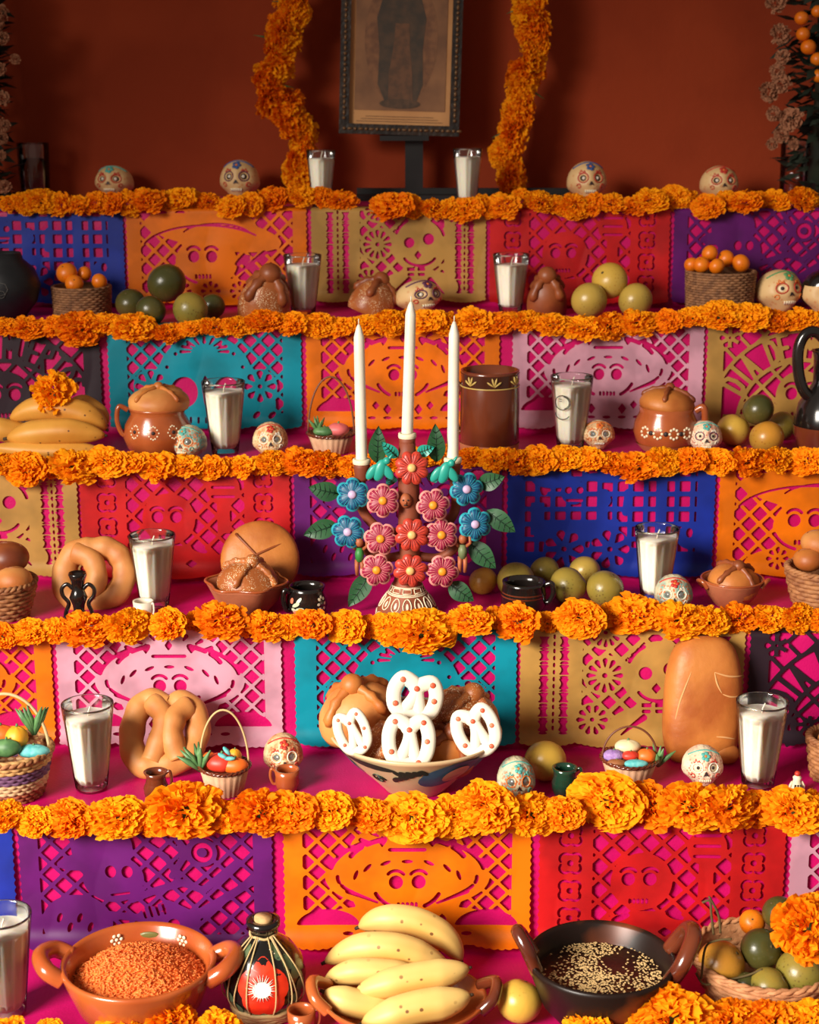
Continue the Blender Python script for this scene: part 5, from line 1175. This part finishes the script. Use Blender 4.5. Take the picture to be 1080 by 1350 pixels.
banana([(430, 1268), (470, 1250), (520, 1249), (560, 1262), (592, 1278)], [2.01, 2.005, 2.0, 2.0, 2.0], 20, BAN_Y, 'second yellow banana from the top in the clay dish', GB)
banana([(430, 1290), (470, 1280), (520, 1282), (565, 1290)], [1.975, 1.97, 1.97, 1.97], 17, BAN_Y, 'third yellow banana from the top, mostly covered', GB)
banana([(470, 1308), (505, 1298), (550, 1288), (590, 1282), (618, 1276)], [1.935, 1.935, 1.94, 1.945, 1.95], 20, BAN_Y, 'spotted yellow banana lying across the front of the clay dish', GB)
banana([(428, 1308), (455, 1318), (495, 1327), (530, 1330)], [1.935, 1.93, 1.93, 1.93], 19, BAN_Y, 'yellow banana at the lower left of the clay dish', GB)
banana([(478, 1350), (510, 1339), (550, 1327), (590, 1320), (620, 1312)], [1.895, 1.895, 1.90, 1.905, 1.91], 22, BAN_Y, 'frontmost yellow banana of the clay dish', GB)
GB = 'ripe bananas on the fourth step'
banana([(14, 552), (45, 540), (85, 541), (120, 551), (140, 566)], [2.80, 2.80, 2.80, 2.80, 2.80], 17, BAN_R, 'uppermost ripe banana, under the single marigold', GB)
banana([(92, 530), (112, 534), (130, 546), (141, 560)], [2.85, 2.85, 2.845, 2.84], 13, BAN_R, 'short ripe banana at the back right of the pile', GB)
banana([(10, 578), (45, 572), (90, 569), (138, 574)], [2.765, 2.765, 2.765, 2.77], 17, BAN_R, 'split skinned ripe banana in the middle of the pile', GB)
banana([(-22, 560), (0, 566), (40, 575), (70, 582)], [2.79, 2.79, 2.80, 2.80], 15, BAN_R, 'ripe banana at the left edge of the pile', GB)
banana([(-8, 590), (40, 595), (90, 596), (130, 592)], [2.755, 2.755, 2.755, 2.76], 13, BAN_R, 'lowest ripe banana half hidden by marigolds', GB)
q = on_y(70, 518, 2.80); o = marigold(q, 28/pxm(q), (.05, -1, .6)); tag(o, 'single orange marigold head resting on top of the ripe bananas', 'marigold')
# fruit basket bottom right
q = on_z(1010, 1258, ZS[0]+.07); s = pxm(q); p = Vector((q.x, q.y, ZS[0])); R = 94/s
bk = basket('fruit_basket', 'round tan wicker basket of green oranges at the bottom right', p, R*.72, R, .070, rows=9, ribs=22, mat=M('pale_wicker', (196, 138, 92), .7, c2=(170, 112, 70), ns=60, bump=.2, bs=200))
GF = 'green oranges in the wicker fruit basket'
for (px, py, r, Y, kd, lb) in ((951, 1271, 32, p.y-.018, 'amber', 'amber green orange at the left of the fruit basket'), (1003, 1251, 27, p.y-.005, 'dark', 'dark green orange at the centre of the fruit basket'), (1056, 1283, 33, p.y-.035, 'green', 'green orange at the right of the fruit basket'),
                         (1014, 1302, 27, p.y-.055, 'green', 'green orange at the front of the fruit basket'), (984, 1298, 17, p.y-.045, 'dark', 'small dark fruit wedged at the front of the fruit basket'), (1027, 1203, 22, p.y+.035, 'dark', 'small dark green orange on top at the back of the basket'), (1055, 1245, 28, p.y+.015, 'dark', 'dark green orange under the big basket marigold')):
    fruit_up(px, py, r, Y, kd, lb, GF)
fruit_up(992, 1216, 17, p.y+.045, 'orange', 'small bright orange at the back of the fruit basket', GF, 'small_orange')
q = on_y(1066, 1223, p.y-.07); o = marigold(q, 46/pxm(q), (-.15, -1, .5)); tag(o, 'big orange marigold head lying on the fruit basket', 'marigold')
t = thing('bare_twig', 'bare brown twig arching over the left of the fruit basket', 'twig', on_y(935, 1300, p.y-.05)); o0 = t.location
for nm, pts in (('stem', [(918, 1283), (930, 1298), (960, 1292), (985, 1286), (1005, 1278)]), ('branch', [(925, 1290), (930, 1250), (945, 1240), (965, 1238)]), ('branch', [(941, 1232), (938, 1205), (936, 1188), (926, 1190)]), ('branch', [(950, 1230), (947, 1205), (935, 1182)])):
    mb = MB(); mb.tube([v-o0 for v in spline([on_y(x, y, p.y-.052) for x, y in pts], 6)], .0016, 6); mb.build(nm, STEMM, t)
# ------------------------------------------------------------------ tree-of-life candelabra
YC = 2.513; base = spot(2, 537, 808); base.y = YC; base.x = (537-540)/pxm(base)
s = pxm(base+Vector((0, 0, .1))); u = 1/s
t = thing('candelabra', 'clay tree candelabra covered in painted flowers and leaves', 'candelabra', base)
CLAYM = M('candelabra_clay', (146, 74, 46), .6, c2=(126, 60, 36), ns=18, bump=.08, bs=80)
def L(px, py, dy=0): return on_y(px, py, YC+dy)-base
zt = L(537, 768).z
prof = [(42*u, 0), (41*u, zt*.12), (33*u, zt*.45), (22*u, zt*.8), (19*u, zt), (15*u, zt*1.3)]
mb = MB(); mb.lathe(prof, 40); bs_ = mb.build('base', CLAYM, t)
mb = MB(); mb.lathe([(42.5*u, 0), (42.3*u, zt*.08)], 40, cap=False)
for j in range(12):
    a = 2*PI*j/12; patch(mb, prof, ovalpts(a, zt*.11, .24, zt*.08), lift=.0008)
mb.build('white_scallop', CREAMSLIP, bs_)
mb = MB()
for j in range(13):
    a = 2*PI*j/13; P = []
    for i in range(13):
        b = 2*PI*i/12; P.append((a+.17*math.sin(b), zt*(.46+.19*math.cos(b))))
    mb.tube([((lathe_pt(prof, z)+.0007)*math.sin(x), -(lathe_pt(prof, z)+.0007)*math.cos(x), z) for x, z in P], .0010, 5, closed=False)
    patch(mb, prof, ovalpts(a, zt*.45, .05, zt*.09), lift=.0008)
for z in (.70, .74, .95): mb.tube([((lathe_pt(prof, zt*z)+.0006)*math.sin(2*PI*i/36), -(lathe_pt(prof, zt*z)+.0006)*math.cos(2*PI*i/36), zt*z) for i in range(36)], .0010, 5, closed=True)
for j in range(9):
    a = 2*PI*j/9; mb.tube([((lathe_pt(prof, zt*z)+.0007)*math.sin(a+da), -(lathe_pt(prof, zt*z)+.0007)*math.cos(a+da), zt*z) for da, z in ((-.25, .78), (.25, .78), (.25, .91), (-.25, .91), (-.25, .78))], .0009, 5)
mb.build('white_slip_pattern', CREAMSLIP, bs_)
mb = MB(); mb.tube([L(538, 778), L(540, 740), L(540, 690), L(539, 640), L(537, 600), L(537, 578)], [15*u, 13*u, 15*u, 14*u, 12*u, 10*u], 14); mb.build('trunk', CLAYM, t)
for pts in ([(540, 700), (505, 700), (478, 672), (476, 632), (477, 614)], [(540, 700), (578, 700), (600, 672), (599, 632), (597, 612)], [(540, 730), (500, 735), (470, 712), (460, 690)], [(540, 730), (580, 735), (612, 710), (624, 690)]):
    mb = MB(); mb.tube(spline([L(x, y, .006) for x, y in pts], 6), 6.5*u, 10); mb.build('branch', CLAYM, t)
for (x, y) in ((477, 622), (537, 588), (597, 620)):
    q = L(x, y); mb = MB(); mb.lathe([(7*u, -12*u), (9*u, -8*u), (10.5*u, 6*u), (11*u, 13*u), (8*u, 13*u), (7*u, 5*u), (0, 4*u)], 20, X=TR(q)); cup = mb.build('candle_cup', CLAYM, t)
    mb = MB(); mb.lathe([(11.4*u, 11*u), (11.8*u, 13*u), (11.6*u, 17*u), (8*u, 17.5*u), (7.6*u, 12*u)], 20, X=TR(q), cap=False); mb.build('white_collar', CREAMSLIP, cup)
def lobed(n, R, depth, z0, dome, X, mb, mi=0, seg=8):
    vs = [(0, 0, z0+dome)]; fs = []; N_ = n*seg
    for ring, f in ((.35, 0), (.7, 0), (1, 0)):
        for j in range(N_):
            a = 2*PI*j/N_; lob = 1-depth*(1-abs(math.sin(a*n/2))**.6)
            r = R*ring*(lob if ring > .5 else 1); vs.append((r*math.cos(a), r*math.sin(a), z0+dome*(1-ring**2)+.0016*math.sin(a*n/2)**2*ring))
    for j in range(N_): vs.append((vs[1+2*N_+j][0]*.97, vs[1+2*N_+j][1]*.97, z0-.0025))
    for j in range(N_):
        k = (j+1) % N_; fs.append((0, 1+j, 1+k))
        for r in range(3): fs.append((1+r*N_+j, 1+(r+1)*N_+j, 1+(r+1)*N_+k, 1+r*N_+k))
    fs.append(tuple(1+3*N_+j for j in range(N_-1, -1, -1)))
    mb.add(vs, fs, mi, X)
FC = {'red': (M('petal_red', (196, 62, 44), .45, coat=.2), M('petal_red_dark', (150, 38, 34), .45), M('heart_cream', (232, 182, 112), .5), 8),
      'pink': (M('petal_pink', (232, 150, 140), .45, coat=.2), M('petal_magenta', (150, 34, 66), .45), M('heart_orange', (244, 150, 34), .5), 6),
      'blue': (M('petal_teal', (44, 160, 176), .45, coat=.2), M('petal_navy', (20, 78, 116), .45), M('heart_lilac', (196, 172, 206), .5), 6)}
def clay_flower(px, py, kind, spin, dy=-.022):
    light, dark, heart, n = FC[kind]; q = L(px, py, dy); R = 22.5*u
    nrm = Vector(((px-540)*.0016, -1, .16+(690-py)*.0012)); X = facing(q, nrm, spin)
    mb = MB(); lobed(n, R, .22, 0, .003, X, mb); f = mb.build('flower', light if kind != 'red' else light, t)
    f['label'] = {'red': 'red clay flower with cream heart', 'pink': 'pink edged magenta clay flower', 'blue': 'teal blue clay flower with lilac heart'}[kind]
    mb = MB()
    if kind == 'red':
        for j in range(n*3):
            a = 2*PI*(j+.5)/(n*3); mb.tube([X @ Vector((R*r*math.cos(a), R*r*math.sin(a), .0042-.002*r)) for r in (.3, .6, .84)], [.0003, .0006, .0002], 5)
        mb.build('painted_veins', dark, f)
    else:
        lobed(n, R*.88, .24, .0016, .003, X, mb); mb.build('inner_petals', dark, f)
        mb = MB()
        for j in range(n*4):
            a = 2*PI*(j+.5)/(n*4); lob = 1-.24*(1-abs(math.sin(a*n/2))**.6)
            mb.tube([X @ Vector((R*.84*r*lob*math.cos(a), R*.84*r*lob*math.sin(a), .0052-.0026*r*r)) for r in (.38, .7, 1.02)], [.0002, .0004, .0008], 5)
        mb.build('painted_rays', light, f)
    mb = MB(); mb.blob((R*.25, R*.25, R*.16), 16, 8, X=X @ Matrix.Translation((0, 0, .005))); mb.build('flower_heart', heart, f)
for i, (x, y, k_) in enumerate(((543, 617, 'red'), (543, 705, 'red'), (541, 752, 'red'), (505, 660, 'pink'), (571, 666, 'pink'), (502, 710, 'pink'), (582, 705, 'pink'), (497, 751, 'pink'), (583, 753, 'pink'), (465, 652, 'blue'), (615, 645, 'blue'), (459, 701, 'blue'), (626, 691, 'blue'))):
    clay_flower(x, y, k_, i*.7, -.030 if k_ == 'red' else -.024 if k_ == 'pink' else -.016)
LEAFC = M('clay_leaf_green', (44, 92, 54), .45, c2=(34, 78, 46), ns=20, coat=.2); VEIN = M('leaf_vein', (22, 54, 34), .5); TEALP = M('bird_teal', (34, 160, 142), .45, coat=.2)
def clay_leaf(a, b, wpx, mat, dy=-.006, vein=True, name='leaf'):
    A, B = L(*a, dy), L(*b, dy-.006); d = B-A; ln = d.length; d.normalize(); f = Vector((0, -1, .15)); sd = d.cross(f).normalized(); nr = sd.cross(d).normalized()
    if nr.y > 0: nr = -nr
    n = 10; vs = []; fs = []; w = wpx*u
    for i in range(n+1):
        q = i/n; ww = w*math.sin(PI*min(1, q**.8*.97+.03))**.9; c = A+d*ln*q-nr*.006*(q-.5)**2*4
        for k_ in (-1, -.5, 0, .5, 1): vs.append(c+sd*ww*k_+nr*(.0022*(abs(k_)-.5)))
    for i in range(n):
        for k_ in range(4): o_ = i*5+k_; fs.append((o_, o_+1, o_+6, o_+5))
    m0 = len(vs); vs += [v-nr*.002 for v in vs[:m0]]; fs += [tuple(m0+j for j in reversed(q)) for q in fs]
    mb = MB(); mb.add(vs, fs); o = mb.build(name, mat, t)
    if vein:
        mb = MB(); mb.tube([A+d*ln*q+nr*(.0006-.0012-.006*(q-.5)**2*4) for q in (0, .3, .6, .97)], [.0013, .0011, .0009, .0004], 5)
        for i in range(1, 6):
            q = i/6.5; ww = w*math.sin(PI*min(1, q**.8*.97+.03))**.9; c = A+d*ln*q-nr*.006*(q-.5)**2*4
            for m in (-1, 1): mb.tube([c-nr*.0006, c+d*ln*.09+sd*ww*.75*m+nr*.0008], [.0007, .0004], 5)
        mb.build('vein', VEIN, o)
for a, b, w_ in (((497, 612), (499, 563), 12), ((576, 610), (574, 560), 12), ((448, 652), (407, 643), 13), ((444, 692), (400, 706), 13), ((488, 757), (459, 801), 13), ((592, 770), (625, 793), 13), ((620, 716), (654, 750), 14), ((642, 674), (680, 702), 13), ((630, 640), (665, 629), 12)):
    clay_leaf(a, b, w_, LEAFC)
for a, b in (((525, 604), (504, 584)), ((549, 598), (572, 590)), ((520, 640), (512, 628)), ((566, 636), (576, 622))): clay_leaf(a, b, 8, TEALP, -.012, name='teal_leaf')
for (x, y, m) in ((501, 620, 1), (586, 623, 1)):                          # little teal birds
    q = L(x, y, -.028); mb = MB(); mb.blob((8*u, 5*u, 15*u), 14, 10, X=TR(q, (0, .3*m, 0))); bird = mb.build('bird', TEALP, t); bird['label'] = 'teal clay bird'
    mb = MB(); mb.blob((5*u, 5*u, 5*u), 12, 8, c=q+Vector((9*u*m, -.002, 13*u))); mb.blob((2*u, 2*u, 6*u), 8, 6, X=TR(q+Vector((13*u*m, -.002, 17*u)), (0, .6, 0))); mb.build('bird_head', TEALP, bird)
    for sg in (-1, 1): mb = MB(); mb.blob((6*u, 3*u, 12*u), 12, 8, X=TR(q+Vector((sg*10*u, -.001, -2*u)), (0, sg*-.6, 0))); mb.build('wing', TEALP, bird)
for (x, y, m, sh) in ((474, 730, -1, (52, 130, 60)), (610, 726, 1, (112, 124, 84))):         # two clay figures clinging to the branches
    q = L(x, y, -.018); SKIN = M('figure_clay', (176, 98, 58), .55, c2=(160, 84, 48), ns=30)
    mb = MB()
    mb.tube([q+Vector((0, 0, 8*u)), q+Vector((0, 0, 0)), q+Vector((0, 0, -10*u))], [4*u, 6*u, 5*u], 10); fig = mb.build('figure', M('figure_shirt_%d' % sh[0], sh, .5), t); fig['label'] = 'small clay figure in a green shirt'
    mb = MB(); mb.blob((5.5*u, 5.5*u, 6.5*u), 12, 8, c=q+Vector((0, -.001, 16*u))); mb.build('head', SKIN, fig)
    for sg in (-1, 1):
        mb = MB(); mb.tube([q+Vector((sg*3*u, 0, -8*u)), q+Vector((sg*3.6*u, -.003, -18*u)), q+Vector((sg*3.2*u, -.001, -29*u))], [3.4*u, 2.8*u, 2.2*u], 8); mb.build('leg', SKIN, fig)
        mb = MB(); mb.tube([q+Vector((sg*5*u, 0, 6*u)), q+Vector((sg*10*u, -.002, 11*u)), q+Vector((sg*9*u, -.003, 20*u))], [2.4*u, 2*u, 1.8*u], 8); mb.build('arm', SKIN, fig)
q = L(535, 660, -.018); mb = MB(); mb.blob((8*u, 7*u, 10*u), 14, 10, c=q); hd = mb.build('figure_head', SKIN, t); hd['label'] = 'small clay face at the centre'
mb = MB(); mb.blob((1.4*u, .8*u, 1.2*u), 8, 5, c=q+Vector((-3*u, -6.6*u, 2*u))); mb.blob((1.4*u, .8*u, 1.2*u), 8, 5, c=q+Vector((3*u, -6.6*u, 2*u))); mb.tube([q+Vector((-2.4*u, -6.6*u, -4.5*u)), q+Vector((2.4*u, -6.6*u, -4.5*u))], .9*u, 6); mb.build('face_paint', INK, hd)
mb = MB(); mb.blob((1.6*u, 2.4*u, 2.2*u), 8, 6, c=q+Vector((0, -6.6*u, -1*u))); mb.build('nose', SKIN, hd)
TAPER = M('taper_wax', (240, 234, 216), .4, c2=(230, 222, 202), ns=14, sss=.2)
for (x0, y0, x1, y1, lb) in ((477, 606, 473, 426, 'left white taper candle standing in the flower candelabra'), (537, 570, 542, 396, 'middle, tallest white taper candle standing in the flower candelabra'), (597, 603, 599, 422, 'right white taper candle standing in the flower candelabra')):
    A, B = on_y(x0, y0+4, YC), on_y(x1, y1, YC); d = B-A; c = thing('taper_candle', lb, 'candle', A, 0, 'white tapers in the candelabra')
    mb = MB(); mb.tube([Vector(), d*.03, d*.5, d*.90, d*.965, d*.99], [7.6*u, 7.6*u, 7.2*u, 6.8*u, 3.6*u, 1.6*u], 18); mb.build('wax', TAPER, c)
    mb = MB(); mb.tube([d*.985, d*1.03], .0009, 6); mb.build('wick', WICK, c)

# ------------------------------------------------------------------ picture on its easel, garlands, dark foliage on the top step
YP = 3.50
c0 = on_y(526, 178, YP); s = pxm(c0); W = 158/s; HH = .40; tiltz = math.radians(1.6)
t = thing('framed_picture', 'framed sepia religious print in an ornate dark frame, upper centre', 'picture', c0, rot=(-.06, tiltz, 0))
FRAME = M('dark_carved_frame', (30, 22, 18), .35, c2=(50, 34, 24), ns=40, bump=.4, bs=90)
fw = 13/s
for nm, cx, cz, hx, hz in (('frame_rail', 0, fw/2, W/2, fw/2), ('frame_rail', 0, HH-fw/2, W/2, fw/2), ('frame_stile', -W/2+fw/2, HH/2, fw/2, HH/2-fw), ('frame_stile', W/2-fw/2, HH/2, fw/2, HH/2-fw)):
    mb = MB(); mb.box((cx, 0, cz), (hx, .012, hz)); o = mb.build(nm, FRAME, t, smooth=False)
    mb = MB(); n = max(4, int(max(hx, hz)*2/.021))
    for i in range(n):
        f = (i+.5)/n*2-1; q = (cx+(f*hx if hx > hz else 0), -.013, cz+(f*hz if hz > hx else 0)); mb.blob((.0036, .004, .0036), 8, 6, c=q)
        q2 = (cx+((f+1/n)*hx if hx > hz else 0), -.012, cz+((f+1/n)*hz if hz > hx else 0)); mb.blob((.006, .004, .003) if hx > hz else (.003, .004, .006), 8, 6, c=q2)
    mb.build('carved_beads', M('gilt_bead', (120, 88, 56), .35, metal=.3), o)
mb = MB(); mb.box((0, .004, HH/2), (W/2-fw, .003, HH/2-fw)); mb.build('mat_board', M('aged_mat', (206, 150, 96), .8, c2=(190, 132, 82), ns=8), t, smooth=False)
pw, ph0 = W/2-fw-.010, fw+.022
PRINT = M('sepia_print', (150, 104, 68), .7, c2=(118, 80, 54), ns=14, lo=.35, hi=.65)
mb = MB(); mb.box((0, .0005, (HH+ph0-fw)/2), (pw, .001, (HH-ph0-fw-.012)/2)); mb.build('print', PRINT, t, smooth=False)
def sheetshape(pts, y, mat, nm):
    mb = MB(); mb.add([(x, y, z) for x, z in pts], [tuple(range(len(pts)))]); mb.build(nm, mat, t, smooth=False)
zz = .17; ell = lambda cx, cz, a, b, n=36: [(cx+a*math.cos(2*PI*i/n), cz+b*math.sin(2*PI*i/n)) for i in range(n)]
sheetshape(ell(0, zz+.02, pw*.80, .130), -.0008, M('print_halo', (136, 92, 60), .7, c2=(112, 74, 50), ns=50), 'printed_oval')
sheetshape([(-.030, .064), (.032, .062), (.046, .10), (.044, .17), (.050, .23), (.036, .28), (0, .305), (-.036, .28), (-.050, .23), (-.044, .17), (-.046, .10)], -.0012, M('print_cloak', (66, 56, 46), .7, c2=(86, 66, 50), ns=40), 'printed_cloak')
sheetshape([(-.024, .066), (.026, .066), (.024, .12), (.018, .17), (.016, .22), (-.012, .22), (-.016, .17), (-.024, .12)], -.0016, M('print_robe', (112, 76, 52), .7, c2=(90, 64, 46), ns=60), 'printed_robe')
sheetshape(ell(0, .062, .042, .010, 20), -.0018, M('print_base', (74, 56, 42), .7, c2=(96, 70, 50), ns=80), 'printed_ground')  # dark oval printed at the foot of the figure
mb = MB()
for i in range(3): mb.box((0, -.0003, fw+.006+i*.005), (pw*(.95-.1*i), .0004, .0005))
mb.build('caption_lines', M('print_line', (120, 84, 56), .7), t, smooth=False)
BLKW = M('black_wood', (14, 13, 14), .45, c2=(22, 20, 20), ns=20)
e = thing('picture_easel', 'black wooden easel holding up the framed print', 'easel', Vector((on_y(546, 250, YP+.03).x, YP+.03, ZS[5])))
mb = MB(); mb.box((0, .0, .15), (.0185, .008, .15)); mb.build('post', BLKW, e, smooth=False)
mb = MB(); xl = on_y(470, 252, YP).x-e.location.x; xr = on_y(752, 252, YP).x-e.location.x
mb.box(((xl+xr)/2, -.02, .006), ((xr-xl)/2, .03, .006)); mb.build('foot_board', BLKW, e, smooth=False)
mb = MB(); mb.box(((xl+xr)/2, -.004, .018), ((xr-xl)/2, .005, .006)); mb.build('foot_rail', BLKW, e, smooth=False)
mb = MB(); mb.box((-.02, -.022, on_y(526, 178, YP).z-ZS[5]-.006), (.05, .02, .005)); mb.build('ledge', BLKW, e, smooth=False)
def garland(path, Y, label, r=25):
    p0 = on_y(*path[0][:2], Y); g = thing('marigold_garland', label, 'garland', p0, 0, 'hanging marigold garlands')
    pts = spline([on_y(x, y, Y)-p0 for x, y in path], 10)
    mb = MB(); mb.tube(pts, .003, 6); mb.build('string', STEMM, g)
    acc = 0; k_ = 0
    for i in range(1, len(pts)):
        acc += (pts[i]-pts[i-1]).length
        if acc > .026:
            acc = 0; k_ += 1; rr = random.uniform(.8, 1.1)*r/pxm(p0+pts[i])
            n = Vector((random.uniform(-1, 1), -random.uniform(.3, 1), random.uniform(-.6, .6)))
            marigold(pts[i]+Vector((random.uniform(-.012, .012), random.uniform(-.012, .0), 0)), rr, n, 'marigold_head', g)
            if k_ % 3 == 0:
                mb = MB(); d = Vector((random.choice((-1, 1)), -.2, random.uniform(-.8, .2))).normalized(); a = pts[i]; mb.tube([a, a+d*.03, a+d*.052], [.001, .006, .001], 6, flat=.3); mb.build('garland_leaf', LEAFG, g)
garland([(402, -60), (392, 0), (376, 30), (364, 62), (356, 100), (362, 128), (384, 158), (400, 184), (398, 210), (394, 238)], 3.52, 'left hanging marigold garland curving beside the picture')
garland([(694, -60), (697, 0), (706, 30), (712, 62), (700, 92), (688, 118), (680, 150), (676, 184), (668, 212), (678, 240)], 3.52, 'right hanging marigold garland beside the picture')
# dark foliage columns with dried flowers and little oranges at both ends
DKLEAF = M('dark_leaf', (34, 44, 30), .6, c2=(24, 34, 26), ns=20); DRY = M('dried_petal', (176, 120, 86), .8, c2=(150, 92, 62), ns=30)  # dark green leaves, dusty brown dried petals
def foliage(cx, y0, y1, wpx, Y, label, fruits, dry, n=520):
    p0 = on_y(cx, y1, Y); p0.z = ZS[5]; s = pxm(p0); g = thing('foliage_column', label, 'foliage', p0); top = on_y(cx, y0, Y).z-p0.z; rg = random.Random(int(cx))
    mb = MB(); mb.tube([(0, 0, 0), (.01, 0, top*.5), (0, 0, top)], [.03, .035, .03], 10); mb.build('stalk_bundle', DKLEAF, g)
    mb = MB(); hw = wpx/2/s
    for i in range(n):
        z = rg.uniform(.0, top); a = rg.uniform(0, 6.28); q = Vector((math.cos(a)*hw*rg.uniform(.0, .8), math.sin(a)*.05, z)); d = Vector((math.cos(a), math.sin(a)*.6, rg.uniform(-.7, .5))).normalized(); sd = d.cross(Vector((rg.uniform(-1, 1), rg.uniform(-1, 1), 1))).normalized(); l = rg.uniform(.03, .055)
        mb.add([q, q+d*l*.5+sd*l*.2, q+d*l, q+d*l*.5-sd*l*.2, q+d*l*.5+Vector((0, 0, .003))], [(0, 1, 4), (1, 2, 4), (2, 3, 4), (3, 0, 4)])
    mb.build('dark_leaves', DKLEAF, g)['kind'] = 'stuff'
    for (x, y, r) in fruits:
        q = on_y(x, y, Y-.055)-p0; mb = MB(); mb.blob((r/s, r/s, r/s*.94), 18, 12, c=q); mb.build('little_orange', FM['orange'], g)
    for (x, y, r) in dry:
        q = on_y(x, y, Y-.05)+Vector((0, 0, 0))-p0; o = marigold(q, r/s, (rg.uniform(-1, .6), -1, rg.uniform(-.3, .6)), 'dried_bloom', g); o.data = DRYM
DRYM = marigold_mesh(31, 60, .5); DRYM.materials.clear(); DRYM.materials.append(DRY); DRYM.name = 'dried_bloom'
foliage(1082, -40, 258, 120, 3.47, 'dark foliage column with little oranges and dried blooms, right corner', [(1057, 24, 9), (1066, 62, 10), (1059, 45, 9), (1078, 15, 8), (1078, 78, 9), (1080, 100, 9)], [(1022, 4, 14), (1028, 45, 14), (1032, 76, 11), (1025, 94, 10), (1030, 110, 13), (1013, 122, 14), (1020, 150, 10), (1043, 158, 16), (1030, 178, 11), (1046, 190, 8), (1018, 190, 8)])
foliage(-22, -40, 258, 70, 3.47, 'dark foliage column with dried blooms in the left corner', [], [(4, 18, 12), (2, 50, 10), (20, 78, 7), (0, 92, 9), (3, 130, 10), (5, 165, 9), (2, 182, 9), (2, 205, 7), (6, 246, 9), (-6, 30, 12)])
